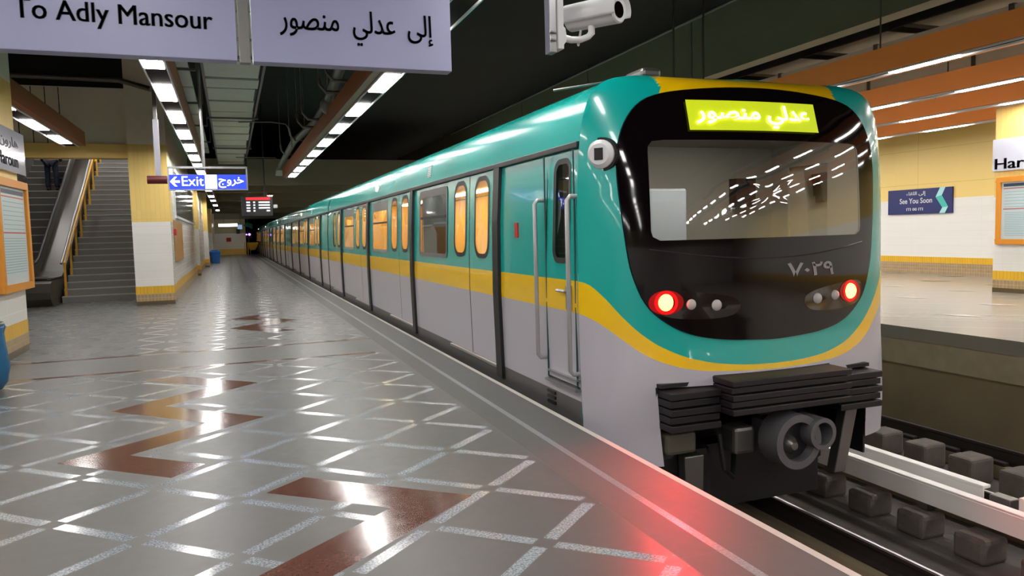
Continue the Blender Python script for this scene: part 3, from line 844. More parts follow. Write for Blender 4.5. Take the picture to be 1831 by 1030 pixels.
# destination display
def patch(x0, x1, z0, z1, off, m, nx=10, r=0):
    mb = MB()
    for i in range(nx):
        a = x0+(x1-x0)*i/nx; b = x0+(x1-x0)*(i+1)/nx
        mb.poly([npt(a, z0, off), npt(b, z0, off), npt(b, z1, off), npt(a, z1, off)], m)
    return mb
dd = patch(-0.69, 0.535, 2.245, 2.485, 0.034, LEDBG).build('destination_display', None, cab_car)
tx = text_mb(AR['mansour']+' '+AR['adly'], 0.2, (0, 0, 0), (1, 0, 0), (0, 0, 1), LEDTX, 0.001, 0.004, width=1.08, height=0.19)
mnx = min(v[0] for v in tx.v); mxx = max(v[0] for v in tx.v); mnz = min(v[2] for v in tx.v); mxz = max(v[2] for v in tx.v)
tx.v = [npt(v[0]-(mnx+mxx)/2-0.09, v[2]-(mnz+mxz)/2+2.36, 0.042) for v in tx.v]
tx.build('display_lettering', None, dd)
# fleet number in Arabic digits
tn = text_mb('\u0667\u0660\u0662\u0669', 0.1, (0, 0, 0), (1, 0, 0), (0, 0, 1), mat('worn_white_number', (150, 146, 150), 0.4), 0.001, 0.002, width=0.52, height=0.115)
mnx = min(v[0] for v in tn.v); mnz = min(v[2] for v in tn.v)
tn.v = [npt(v[0]-mnx+0.14, v[2]-mnz+1.075, 0.017) for v in tn.v]
tn.build('fleet_number', None, cab_car)
# lamps: recessed housings, two tail lamps lit
for sd in (-1, 1):
    hs = MB()
    o_ = [(sd*(-0.62+0.44*math.cos(t)+0.0)*1.0, 0) for t in (0,)]
    pts = smooth_closed([(sd*0.30, 0.93), (sd*0.62, 0.99), (sd*1.02, 1.03), (sd*1.04, 0.90), (sd*0.95, 0.80), (sd*0.60, 0.775), (sd*0.33, 0.80)], 2)
    cc = (sd*0.68, 0.89); n = len(pts)
    hs.v.append(npt(*cc, 0.0175))
    for p in pts: hs.v.append(npt(p[0], p[1], 0.0175))
    for i in range(n): hs.f.append((0, 1+i, 1+(i+1) % n)); hs.m.append(hs.mi(mat('lamp_cluster_glass', (26, 14, 16), 0.08, coat=1.0)))
    cl = hs.build('lamp_cluster', None, cab_car, smooth=True)
    for lx, lz, r, m, nm in ((0.90, 0.922, 0.066, TAILM, 'tail_lamp'), (0.70, 0.900, 0.042, LENS, 'headlamp'), (0.49, 0.885, 0.045, LENS, 'headlamp')):
        c = npt(sd*lx-0.03, lz, 0.0)
        nb = MB(); nb.ball((c[0], c[1]-0.018, c[2]), r, 0.022, r, 20, m)
        lo_ = nb.build(nm, None, cl, smooth=True)
        if m is TAILM:
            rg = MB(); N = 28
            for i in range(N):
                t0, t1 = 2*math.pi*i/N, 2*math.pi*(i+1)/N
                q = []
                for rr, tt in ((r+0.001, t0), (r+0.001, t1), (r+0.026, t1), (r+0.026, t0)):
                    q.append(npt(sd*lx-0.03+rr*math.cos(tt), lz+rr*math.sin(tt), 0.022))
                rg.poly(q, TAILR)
            rg.build('red_glow_ring', None, lo_)  # halo of the lamp drawn as an emissive ring
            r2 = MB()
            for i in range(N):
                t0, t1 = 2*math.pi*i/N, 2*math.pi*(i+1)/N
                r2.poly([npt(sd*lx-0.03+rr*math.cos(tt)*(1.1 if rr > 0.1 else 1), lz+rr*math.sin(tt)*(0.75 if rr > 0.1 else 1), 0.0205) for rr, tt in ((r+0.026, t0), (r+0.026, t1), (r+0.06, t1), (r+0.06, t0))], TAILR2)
            r2.build('dim_red_glow_ring', None, lo_)  # dimmer outer ring, lets the painted halo fall off
# side camera pod on the mask
pod = MB(); c = (CX-1.365, nose_y(-1.365, 2.07), 2.07)
pd = Vector((-0.75, -0.66, 0)).normalized()
pod.tube([Vector(c)-pd*0.04, Vector(c)+pd*0.02, Vector(c)+pd*0.045], [0.115, 0.11, 0.08], 24, WP)
po = pod.build('side_camera_pod', None, cab_car, smooth=True)
MB().tube([Vector(c)-pd*0.05, Vector(c)-pd*0.0], [0.135, 0.13], 24, RUB).build('pod_seal', None, po)
rt = Vector((0.66, -0.75, 0))
cq = Vector(c)+pd*0.047
MB().extrude([cq+rt*a+Vector((0, 0, b)) for a, b in ((-0.035, -0.045), (0.035, -0.045), (0.035, 0.045), (-0.035, 0.045))], pd*0.004, BLK).build('pod_lens', None, po)
# mirror-like flap on the far side
B(CX+1.535, CX+1.60, 5.43, 5.58, 0.98, 1.42).build('side_flap', TEAL, cab_car, bevel=0.012)

# cab interior behind the windscreen
ci = MB()
ci.box(CX-1.36, CX+1.36, 6.60, 6.64, 0.05, 2.33, CABG)
ci.box(CX-1.36, CX+1.36, 5.46, 6.60, 2.30, 2.32, CABG)
ci.box(CX+1.36, CX+1.38, 5.36, 6.60, 0.1, 1.30, CABG); ci.box(CX+1.36, CX+1.38, 5.36, 6.60, 2.08, 2.3, CABG); ci.box(CX+1.36, CX+1.38, 5.36, 5.80, 1.30, 2.08, CABG); ci.box(CX+1.36, CX+1.38, 6.35, 6.60, 1.30, 2.08, CABG); ci.box(CX-1.38, CX-1.36, 5.9, 6.60, 0.1, 2.3, CABG); ci.box(CX-1.3, CX+1.3, 5.5, 6.6, 0.05, 0.09, CABG)
ci.box(CX+0.82, CX+1.06, 6.48, 6.60, 1.69, 1.98, BLK)
ci.build('cab_lining', None, cab_car)
MB().box(CX-0.42, CX-0.02, 6.10, 6.45, 0.1, 1.86, mat('pale_cabinet', (176, 180, 190), 0.5)).build('cab_cabinet', None, cab_car, bevel=0.02)
MB().box(CX-1.2, CX+1.2, 5.32, 5.75, 0.95, 1.28, mat('console_grey', (70, 66, 66), 0.6)).build('driver_console', None, cab_car, bevel=0.03)
dsb = MB(); dsb.box(CX+0.0, CX+0.48, 6.0, 6.1, 0.9, 1.25, BLK); dsb.box(CX+0.0, CX+0.48, 5.7, 6.1, 0.80, 0.92, BLK); dsb.box(CX+0.16, CX+0.32, 5.85, 6.0, 0.05, 0.8, BLK)
dsb.build('driver_seat', None, cab_car, bevel=0.03)
MB().box(CX-0.8, CX+0.8, 5.44, 5.56, 2.285, 2.30, mat('cab_fill_glow', (255, 250, 240), 0.4, emit=(1, 0.95, 0.85), es=26.0)).build('cab_fill_light', None, cab_car)  # added emitter, out of view above the windscreen, brightens the cab
# grey blind inside the first side window
MB().box(CX-1.44, CX-1.42, 9.14, 10.66, 1.0, 2.12, mat('equipment_grey', (120, 122, 112), 0.6)).build('window_blind', None, cab_car)

# cab door details
cd = MB()
for yy in (5.40, 5.985):
    x = CX-hw(1.2)
    cd.box(x-0.004, x+0.004, yy-0.008, yy+0.008, 0.24, 2.13, mat('door_gap', (20, 70, 66), 0.6))
cd.box(CX-hw(0.25)-0.004, CX-hw(0.25)+0.004, 5.37, 5.985, 0.235, 0.25, RUB)
dr = cd.build('cab_door_gap', None, cab_car)
rb = MB(); ring(rb, rrect(5.50, 5.84, 1.23, 2.08, 0.11), rrect(5.545, 5.795, 1.275, 2.035, 0.07), -1, RUB, 0.004, 0.002)
rb.build('cab_window_seal', None, cab_car)
side_glass(5.51, 5.83, 1.24, 2.07, 0.10, -1, -0.01).build('cab_side_pane', GLASSD, cab_car)
for yy, z0, z1 in ((6.03, 0.40, 1.76), (5.365, 0.36, 1.76)):
    x = CX-hw(1.1)
    MB().tube([(x+0.03, yy, z1), (x-0.05, yy, z1), (x-0.075, yy, z1-0.03), (x-0.075, yy, z0+0.03), (x-0.05, yy, z0), (x+0.04, yy, z0)], 0.019, 12).build('handrail', mat('satin_rail_steel', (168, 168, 170), 0.35, 0.35), cab_car, smooth=True)
MB().tube([(CX-1.52, 5.50, 1.01), (CX-1.565, 5.50, 1.01), (CX-1.565, 5.66, 1.01)], 0.013, 8).build('door_handle', STEEL, cab_car)
MB().box(CX-1.545, CX-1.515, 5.46, 5.54, 0.86, 1.06, STEEL).build('lock_plate', None, cab_car, bevel=0.008)
MB().box(CX-hw(0.2)-0.05, CX-hw(0.2)+0.02, 5.36, 5.98, 0.215, 0.235, STEEL).box(CX-hw(0.2)-0.04, CX-hw(0.2)+0.02, 5.36, 5.95, 0.30, 0.312, STEEL).build('cab_step', None, cab_car)
fs = MB()
for zz in (0.02, 0.065, 0.11): fs.box(CX-hw(0.0)-0.018, CX-hw(0.0)+0.02, 5.86, 6.02, zz-0.012, zz+0.012, RUB)
fs.build('foot_recess', None, cab_car)
MB().box(CX-1.525, CX-1.505, 6.64, 6.72, 1.44, 1.58, REDP).build('emergency_mark', None, cab_car)
MB().tube([(CX-hw(2.3)-0.0, 5.9, 2.67), (CX-1.0, 5.62, 2.72)], 0.01, 6).build('roof_bracket', STEELD, cab_car)
for q in ((CX-0.80, 5.55), (CX+0.2, 6.2)):
    MB().box(q[0]-0.09, q[0]+0.09, q[1]-0.15, q[1]+0.15, 2.705, 2.79).build('roof_antenna', STEELD, cab_car, bevel=0.03)

# ---- black anti-climber, skirts and coupler
ac = MB()
def fbox(x0, x1, ya, yb, z0, z1, m=BLK2): ac.box(CX+x0, CX+x1, ya, yb, z0, z1, m)
for k in range(5): fbox(-0.58, 0.56, 4.66+(0.02 if k % 2 else 0), 5.3, 0.335-0.055*(k+1)+0.008, 0.335-0.055*k, BLK2)
for sd in (-1, 1):
    a, b = (0.585, 1.025) if sd > 0 else (-1.025, -0.585)
    for k in range(5): fbox(a, b, 4.80+(0.018 if k % 2 else 0), 5.35, 0.255-0.062*(k+1)+0.010, 0.255-0.062*k, BLK2)
ac.build('anti_climber', None, cab_car, bevel=0.006)
cv = MB(); cv.box(CX-1.03, CX+1.03, 5.55, 5.60, -1.0, 0.30, BLK); cv.box(CX-1.03, CX+1.03, 4.95, 5.55, 0.27, 0.30, BLK)
cv.box(CX-1.04, CX-1.02, 5.0, 5.55, -0.9, 0.27, BLK); cv.box(CX+1.02, CX+1.04, 5.0, 5.55, -0.5, 0.27, BLK)
cv.build('coupler_recess', None, cab_car)
jb = MB(); jb.box(CX-0.99, CX-0.72, 4.93, 5.2, -0.26, -0.09, mat('olive_junction_box', (84, 80, 66), 0.6)); jb.build('junction_box', None, cab_car, bevel=0.03)
MB().box(CX-0.95, CX-0.45, 5.1, 5.5, -0.80, -0.28).build('air_reservoir', BLK, cab_car, bevel=0.06)
cp = MB(); z = -0.185
cp.cyl((CX-0.0, 5.55, z+0.02), (CX-0.0, 4.95, z), 0.10, 20, BLK)
cp.box(CX-0.16, CX+0.16, 4.80, 5.0, z-0.14, z+0.14, IRON)
cpo = cp.build('coupler', None, cab_car, bevel=0.015)
cr = MB()   # round coupler face: thick ring with a cone and a cup
def ringcyl(mb, cx, y0, y1, cz, ro, ri, m, n=36):
    for i in range(n):
        t0, t1 = 2*math.pi*i/n, 2*math.pi*(i+1)/n
        p = lambda r, t, y: (cx+r*math.cos(t), y, cz+r*math.sin(t))
        mb.poly([p(ro, t0, y0), p(ro, t1, y0), p(ri, t1, y0), p(ri, t0, y0)], m)
        mb.poly([p(ro, t0, y0), p(ro, t1, y0), p(ro, t1, y1), p(ro, t0, y1)], m)
        mb.poly([p(ri, t0, y0), p(ri, t1, y0), p(ri, t1, y1), p(ri, t0, y1)], m)
ringcyl(cr, CX-0.0, 4.62, 4.84, z, 0.215, 0.155, IRON)
cr.cyl((CX, 4.70, z), (CX, 4.83, z), 0.156, 28, BLK2)
cr.build('coupler_ring', None, cpo, smooth=True)
MB().tube([(CX-0.06, 4.82, z-0.02), (CX-0.06, 4.66, z-0.02), (CX-0.06, 4.60, z-0.02)], [0.085, 0.07, 0.03], 20).build('coupler_cone', STEELD, cpo, smooth=True)
rc = MB(); ringcyl(rc, CX+0.20, 4.58, 4.82, z+0.05, 0.125, 0.09, IRON); rc.cyl((CX+0.2, 4.72, z+0.05), (CX+0.2, 4.8, z+0.05), 0.095, 24, BLK)
rc.build('coupler_cup', None, cpo, smooth=True)
MB().box(CX-0.42, CX-0.22, 4.86, 5.05, z-0.12, z+0.10).build('electric_head', STEELD, cpo, bevel=0.03)
for hx in (-0.5, 0.48):
    MB().tube([(CX+hx, 5.3, 0.05), (CX+hx, 4.95, -0.15), (CX+hx*0.95, 4.92, -0.42), (CX+hx*0.7, 4.98, -0.52), (CX+hx*0.5, 5.1, -0.38)], 0.022, 8).build('brake_hose', RUB, cab_car, smooth=True)
MB().extrude([(CX+0.80, 4.95, 0.0), (CX+0.93, 4.95, 0.0), (CX+0.78, 4.95, -0.62), (CX+0.66, 4.95, -0.62)], (0, 0.1, 0), STEELD).build('rail_guard', None, cab_car, bevel=0.01)
MB().extrude([(CX-0.80, 4.98, -0.30), (CX-0.62, 4.98, -0.30), (CX-0.64, 4.98, -0.98), (CX-0.78, 4.98, -0.98)], (0, 0.1, 0), STEELD).build('rail_guard', None, cab_car, bevel=0.01)
# spots added in front of the tail lamps, spreading their red light on the platform edge
for sd in (-1, 1):
    ld = bpy.data.lights.new('tail_lamp_glow', 'SPOT'); ld.energy = 100; ld.color = (1.0, 0.03, 0.04); ld.spot_size = math.radians(104); ld.spot_blend = 1.0; ld.shadow_soft_size = 0.05
    lo_ = bpy.data.objects.new('tail_lamp_glow', ld); COL.objects.link(lo_); lo_.parent = cab_car
    p = Vector(npt(sd*0.90, 0.922, 0.09)) - Vector((CX, 13.0, -1.1)); lo_.location = p
    lo_.rotation_euler = Vector((0.55*sd, -0.85, -0.45)).to_track_quat('-Z', 'Y').to_euler()

# ================================================================== TRACKS
def rail(x, label, y0=-8, y1=100):
    o = thing('running_rail', (x, y0, -1.3), label, 'rail', 'running rails')
    pr = [(-0.065, -1.27), (0.065, -1.27), (0.065, -1.255), (0.01, -1.24), (0.01, -1.145), (0.035, -1.13), (0.035, -1.103), (-0.035, -1.103), (-0.035, -1.13), (-0.01, -1.145), (-0.01, -1.24), (-0.065, -1.255)]
    MB().extrude([(x+a, y0, b) for a, b in pr], (0, y1-y0, 0), RUST).build('rail_body', None, o)
    B(x-0.012, x+0.012, y0, y1, -1.103, -1.10).build('worn_running_surface', RAILTOP, o)
    return o
rail(3.33, 'running rail under the train, on the platform side'); rail(4.77, 'shiny running rail nearest to the platform, coming out from under the coupler')
rail(6.68, 'running rail of the far track hidden behind the white cover boards'); rail(8.12, 'dark rusty rail beside the wall of the opposite platform')
for sd, (cx0, lab) in enumerate(((4.05, 'grey concrete plinth under the near track, shiny rail on it'), (7.4, 'grey concrete plinth under the far track rails'))):
    mbp = MB()
    for rx in (cx0-0.72, cx0+0.72): mbp.box(rx-0.16, rx+0.16, -8, 100, -1.42, -1.272)
    tag(mbp.build('track_plinth', CONC_D), lab, 'track plinth', 'track plinths')
# concrete support blocks in two rows
blk = None
def block_at(x, y, w, l, zt, label, group):
    o = B(x-w/2, x+w/2, y-l/2, y+l/2, -1.42, zt).build('support_block', mat('grey_concrete_block', (104, 96, 90), 0.9, var=0.35, vscale=9, bump=0.5), bevel=0.035)
    return tag(o, label, 'concrete block', group)
b1 = block_at(5.93, 6.35, 0.30, 0.30, -1.20, 'concrete support block under the white cover boards, nearest to the train', 'blocks under the cover boards')
blab = {1: 'second concrete block under the white cover boards, counted from the train', 2: 'third concrete block under the white cover boards, counted from the train', 3: 'fourth concrete block under the white cover boards, at the right edge of the photo'}
def blockrow(first, ys, step, labs, genl):
    for k in range(*ys):
        if k == 0: continue
        c = first.copy(); COL.objects.link(c); c.location.y -= step*k; c['label'] = labs.get(k, genl)
blockrow(b1, (-1, 5), 0.60, {**blab, 4: 'concrete block under the cover boards past the right edge of the photo'}, 'concrete block under the white cover boards, hidden behind the train')
b2 = block_at(7.62, 7.18, 0.36, 0.30, -1.12, 'concrete block on the far track, nearest to the train', 'blocks on the far track')
blockrow(b2, (-1, 5), 0.60, {1: 'second concrete block on the far track, counted from the train', 2: 'third concrete block on the far track, counted from the train', 3: 'fourth concrete block on the far track, near the right edge of the photo', 4: 'concrete block on the far track past the right edge of the photo'}, 'concrete block on the far track, hidden behind the train')
# low pads beside the far blocks and rail clips
for k in range(-1, 4):
    o = B(7.97, 8.05, 7.05-0.6*k, 7.25-0.6*k, -1.272, -1.225).build('rail_clip', RUST, bevel=0.01)
    tag(o, ['rusty rail clip on the far rail, closest to the train side', 'rusty rail clip beside the far-track block nearest to the train', 'rusty rail clip beside the second block of the far track', 'rusty rail clip beside the third block of the far track', 'rusty rail clip beside the fourth block of the far track, at the right edge'][k+1], 'rail clip', 'rail clips of the far rail')
# third rail with white cover boards
cb = thing('third_rail_cover', (6.1, 0, -1.1), 'pair of long white cover boards over the third rail between the tracks', 'rail cover')
MB().box(5.88, 5.98, -3, 60, -0.93, -0.90, WBOARD).box(5.88, 5.90, -3, 60, -1.10, -0.93, WBOARD).build('front_board', None, cb, bevel=0.006)
MB().box(6.25, 6.35, 4.78, 60, -0.93, -0.90, WBOARD).box(6.25, 6.27, 4.78, 60, -1.08, -0.93, WBOARD).build('rear_board', None, cb, bevel=0.006)
MB().box(6.25, 6.35, -3, 4.45, -0.93, -0.90, WBOARD).box(6.25, 6.27, -3, 4.45, -1.08, -0.93, WBOARD).build('rear_board', None, cb, bevel=0.006)
MB().box(6.22, 6.34, 4.50, 4.70, -1.09, -0.94, STEELD).build('joint_bracket', None, cb, bevel=0.01)
MB().box(6.0, 6.22, -3, 60, -1.12, -1.04, STEELD).build('conductor_rail', None, cb)
for k in range(0, 12):
    B(5.95, 6.30, 6.30-1.2*k, 6.40-1.2*k, -1.19, -1.10).build('bracket', STEELD, cb)

# ================================================================== OVERHEAD SIGNS
SY = 4.5
UPV = (0, 0, 1)
hs = thing('hanging_sign', (-0.5, SY, 2.47), 'hanging lilac-white sign panel reading To Adly Mansour, at the top left', 'sign', 'destination signs')
B(-1.30, 0.087, SY, SY+0.10, 2.478, 2.96).build('sign_panel', SIGNW, hs, bevel=0.004)
bold(text_mb('To Adly Mansour', 0.145, (-0.965, SY-0.002, 2.638), (1, 0, 0), UPV, INK, 0.002, 0.0, 'LEFT', width=0.93), (1, 0, 0), 0.0028).build('lettering', None, hs)
hs2 = thing('hanging_sign', (0.7, SY, 2.47), 'hanging lilac-white sign panel with Arabic lettering, left of the security camera', 'sign', 'destination signs')
B(0.169, 1.313, SY, SY+0.10, 2.478, 2.96).build('sign_panel', SIGNW, hs2, bevel=0.004)
bold(text_mb(AR['mansour']+'  '+AR['adly']+'  '+AR['to'], 0.15, (0.76, SY-0.002, 2.672), (1, 0, 0), UPV, INK, 0.002, 0.0, 'CENTER', width=0.88, height=0.20), (1, 0, 0), 0.0022).build('lettering', None, hs2)
tag(MB().box(0.10, 0.155, SY+0.02, SY+0.08, 2.475, 3.2, STEELD).box(-1.3, 1.3, SY+0.03, SY+0.07, 2.965, 3.02, STEELD).box(-0.9, -0.86, SY+0.03, SY+0.07, 3.0, 5.99, STEELD).box(1.0, 1.04, SY+0.03, SY+0.07, 3.0, 5.99, STEELD).build('sign_hanger', None), 'grey steel hanger frame between the two hanging sign panels', 'sign hanger')

# security camera on its post
sc = thing('security_camera', (1.48, 3.3, 2.33), 'white bullet security camera on a curved arm and vertical post at the top', 'camera')
MB().box(1.442, 1.478, 3.30, 3.36, 2.33, 5.99, STEEL).box(1.478, 1.508, 3.285, 3.36, 2.345, 5.99, WP).build('post', None, sc, bevel=0.003)
for zz in (2.385, 2.355+0.065): MB().cyl((1.435, 3.28, zz), (1.47, 3.30, zz), 0.005, 8).build('bolt', STEEL, sc)
MB().extrude([(1.508, 3.30, 2.36), (1.508, 3.30, 2.46), (1.524, 3.30, 2.445), (1.528, 3.30, 2.42), (1.528, 3.30, 2.385)], (0, 0.05, 0), WP).build('mount_plate', None, sc, bevel=0.004)
MB().tube([(1.515, 3.32, 2.405), (1.56, 3.32, 2.398), (1.61, 3.32, 2.402), (1.65, 3.32, 2.418), (1.668, 3.32, 2.437), (1.668, 3.32, 2.47)], [0.017, 0.016, 0.015, 0.015, 0.017, 0.016], 14).build('arm', WP, sc, smooth=True)
hd = Vector((0.42, -0.90, -0.05)).normalized(); hr = Vector((0.90, 0.42, 0)).normalized()
hc = Vector((1.705, 3.33, 2.53))
bd = MB(); N = 28
def cam_ring(p, s_, squ=1.0):
    return [p+hr*(0.058*s_*math.cos(2*math.pi*i/N))+Vector((0, 0, 0.062*s_*squ*math.sin(2*math.pi*i/N))) for i in range(N)]
rs = [cam_ring(hc-hd*0.17, 0.85), cam_ring(hc-hd*0.165, 0.95), cam_ring(hc+hd*0.125, 1.0), cam_ring(hc+hd*0.132, 0.9), cam_ring(hc+hd*0.128, 0.62)]
k0 = 0
for r_ in rs: bd.v += [tuple(p) for p in r_]
for i in range(len(rs)-1):
    for j in range(N): bd.f.append((i*N+j, i*N+(j+1) % N, (i+1)*N+(j+1) % N, (i+1)*N+j)); bd.m.append(0)
bd.f.append(tuple(range(N-1, -1, -1))); bd.m.append(0)
bd.build('housing', WP, sc, smooth=True)
ln = MB(); r_ = cam_ring(hc+hd*0.1295, 0.62); ln.poly(r_, BLKGL); ln.build('lens', None, sc)
sh = MB(); # sun shield: half shell over the housing
rr = []
for d_ in (-0.18, 0.15): rr.append([hc+hd*d_+hr*(0.068*math.cos(t))+Vector((0, 0, 0.072*math.sin(t))) for t in [math.radians(-25+230*i/20) for i in range(21)]])
sh.v = [tuple(p) for q in rr for p in q]
for j in range(20): sh.f.append((j, j+1, 22+j, 21+j)); sh.m.append(0)
so = sh.build('sun_shield', WP, sc, smooth=True); sm_ = so.modifiers.new('solid', 'SOLIDIFY'); sm_.thickness = 0.003
MB().tube([hc-hd*0.10-Vector((0, 0, 0.05)), hc-hd*0.12-Vector((0, 0, 0.13)), (1.60, 3.33, 2.39)], 0.006, 8).build('cable', WP, sc, smooth=True)

# exit sign
EY = 13.0
ex = thing('exit_sign', (-0.28, EY, 2.29), 'lit blue sign reading Exit with an arrow and Arabic lettering, hanging over the walkway', 'sign')
B(-0.85, 0.285, EY, EY+0.12, 2.295, 2.525).build('light_box', SIGNBLUE, ex, bevel=0.004)
B(-0.33, -0.155, EY-0.006, EY, 2.30, 2.52).build('pictogram_panel', SIGNLET, ex)
text_mb('Exit', 0.2, (-0.685, EY-0.004, 2.35), (1, 0, 0), UPV, SIGNLET, 0.002, 0.0, 'LEFT', width=0.32, height=0.15).build('lettering', None, ex)
text_mb(AR['exit'], 0.2, (0.06, EY-0.004, 2.385), (1, 0, 0), UPV, SIGNLET, 0.002, 0.002, 'CENTER', width=0.38, height=0.17).build('lettering', None, ex)
ar = MB(); ay, az = EY-0.004, 2.415
ar.poly([(-0.84, ay, az), (-0.77, ay, az+0.075), (-0.735, ay, az+0.075), (-0.785, ay, az+0.018), (-0.70, ay, az+0.018), (-0.70, ay, az-0.018), (-0.785, ay, az-0.018), (-0.735, ay, az-0.075), (-0.77, ay, az-0.075)], SIGNLET)
ar.build('arrow', None, ex)
fm = MB(); fm.box(-0.87, 0.31, EY+0.03, EY+0.07, 2.625, 2.655, STEEL); fm.box(-0.87, -0.85, EY+0.03, EY+0.07, 2.29, 2.64, STEEL); fm.box(0.287, 0.31, EY+0.03, EY+0.07, 2.29, 2.64, STEEL)
fm.box(-0.87, 0.31, EY-0.004, EY+0.12, 2.280, 2.294, STEEL)
fm.cyl((-0.34, EY+0.05, 2.65), (-0.34, EY+0.05, 5.99), 0.022, 12, STEEL)
fm.build('hanging_frame', None, ex)
ht = thing('hanging_post', (-1.0, EY, 2.4), 'dark red round lamp housing on a pale vertical post, left of the exit sign', 'post')
B(-1.035, -0.955, 12.93, 13.0, 2.50, 3.36).build('post', mat('pale_post', (168, 166, 178), 0.4), ht)
MB().cyl((-1.15, 12.9, 2.435), (-0.87, 12.9, 2.435), 0.062, 20).build('red_cylinder', REDD, ht)
B(-1.02, -0.97, 12.94, 12.99, 3.36, 5.99).build('upper_rod', STEELD, ht)

# information display
DY = 27.0
ds = thing('information_display', (0.9, DY, 2.26), 'hanging black departure screen with a red header row and white lines', 'screen')
B(0.40, 1.40, DY, DY+0.12, 2.24, 2.91).build('screen_case', SCRB, ds, bevel=0.01)
B(0.55, 1.33, DY-0.004, DY, 2.78, 2.87).build('header_bar', SCRR, ds)
rows_ = MB()
for i in range(4):
    zz = 2.68-0.095*i
    rows_.box(0.56, 0.68, DY-0.004, DY, zz, zz+0.05, SCRW); rows_.box(0.78, 0.84, DY-0.004, DY, zz, zz+0.05, SCRW)
    if i < 3: rows_.box(0.95, 1.31, DY-0.004, DY, zz, zz+0.05, SCRW)
    else: rows_.box(1.2, 1.31, DY-0.004, DY, zz, zz+0.05, SCRW)
rows_.build('text_rows', None, ds)
dh = MB(); dh.box(0.60, 0.64, DY+0.04, DY+0.08, 2.91, 4.175, BLK); dh.box(1.15, 1.19, DY+0.04, DY+0.08, 2.91, 5.99, BLK); dh.build('hanger_rods', None, ds)
B(1.42, 1.56, DY, DY+0.1, 2.50, 2.62).build('side_speaker', WP, ds, bevel=0.02)
o = MB(); o.cyl((0.75, DY+2.0, 2.06), (0.75, DY+2.0, 3.49), 0.02, 8, STEELD); o.box(0.62, 0.88, DY+1.9, DY+2.1, 2.0, 2.10, WP)

# ================================================================== CEILING SERVICES
ct = thing('cable_tray', (0.2, 20, 4.2), 'wide galvanised cable tray of pale slats above the exit sign', 'cable tray')
sl = MB(); yk = 4.0; k = 0
while yk < 29.5:
    d_ = 1.35 if k % 4 else 0.9
    sl.box(-0.26, 0.56+0.02*(k % 3), yk, yk+d_-0.14, 4.20+0.01*(k % 2), 4.24, TRAY); yk += d_; k += 1
sl.build('slats', None, ct)
sr = MB(); sr.box(-0.30, -0.26, 4, 29.6, 4.18, 4.30, STEELD); sr.box(0.62, 0.66, 4, 29.6, 4.18, 4.30, STEELD); sr.box(-0.26, 0.62, 4, 29.6, 4.27, 4.30, BLK)
sr.build('side_rails', None, ct)
for yk in (6, 12, 18, 24): MB().box(-0.36, 0.72, yk, yk+0.04, 4.14, 4.18, STEELD).cyl((-0.34, yk+0.02, 4.18), (-0.34, yk+0.02, 5.99), 0.012, 8, STEELD).cyl((0.70, yk+0.02, 4.18), (0.70, yk+0.02, 5.99), 0.012, 8, STEELD).build('support_bracket', None, ct)
nt = thing('narrow_cable_tray', (-0.5, 14, 4.1), 'narrow pale cable tray between the light beam and the wide tray', 'cable tray')
sl = MB(); yk = 5.0
while yk < 24: sl.box(-0.62, -0.46, yk, yk+1.35, 4.05, 4.12, TRAY); yk += 1.5
sl.build('tray_sections', None, nt)
nb = MB()
yk = 6.4
while yk < 24: nb.box(-0.72, -0.36, yk, yk+0.05, 4.02, 4.05, STEELD); nb.box(-0.37, -0.35, yk+0.01, yk+0.04, 4.04, 5.99, STEELD); yk += 3.0
nb.build('support_bracket', None, nt)
pp = thing('ceiling_pipe', (1.75, 20, 4.1), 'grey-green round pipe hung from the dark ceiling left of the train-side light beam', 'pipe')
MB().tube([(1.72, 6.0, 4.1), (1.72, 12.0, 4.1), (1.90, 15.2, 4.1), (1.95, 18.0, 4.1), (1.72, 21.0, 4.05), (1.80, 29.9, 4.02)], 0.085, 14).build('pipe_run', DUCT, pp, smooth=True)
for yk in (12.6, 13.6, 16.8, 18.0, 20.4, 24): MB().tube([(1.55, yk, 4.3), (1.58, yk, 4.12), (1.68, yk, 4.0), (1.95, yk, 4.0)], 0.03, 8).cyl((1.55, yk, 4.28), (1.55, yk, 5.99), 0.012, 8).build('pipe_clamp', STEELD, pp)
MB().tube([(1.80, 28.6, 3.9), (1.80, 28.6, 3.72)], [0.14, 0.17], 16).build('pipe_end_cap', TRAY, pp)
tag(MB().ball((1.87, 14.9, 3.98), 0.15, 0.15, 0.17, 20).cyl((1.87, 14.9, 4.05), (1.87, 14.9, 5.99), 0.012, 8).build('ceiling_speaker', mat('grey_speaker', (140, 146, 132), 0.5), smooth=True), 'round grey ceiling loudspeaker below the grey-green pipe', 'loudspeaker')
cn = MB(); cn.tube([(0.3, 18.3, 4.12), (1.0, 18.3, 4.14), (1.32, 18.3, 4.1), (1.42, 18.4, 3.98), (1.46, 18.6, 3.75), (1.46, 18.6, 3.6)], 0.015, 8)
tag(cn.build('conduit', STEELD, smooth=True), 'thin curved grey conduit crossing from the cable tray toward the pipe', 'conduit', 'conduits')
cn = MB(); cn.tube([(0.3, 26.0, 4.1), (1.5, 26.0, 4.1), (1.56, 26.0, 4.04), (1.56, 26.0, 3.8)], 0.015, 8)
tag(cn.build('conduit', STEELD, smooth=True), 'farther thin straight conduit below the cable tray, above the departure screen', 'conduit', 'conduits')
# long pipes near the left ceiling
tag(MB().tube([(-8.8, 19.4, 5.22), (-2.2, 19.4, 5.15), (-2.0, 19.4, 5.1), (-1.5, 19.0, 4.9)], 0.06, 10).build('wall_conduit', STEELD, smooth=True), 'grey pipe along the top of the wall above the stairs', 'pipe')
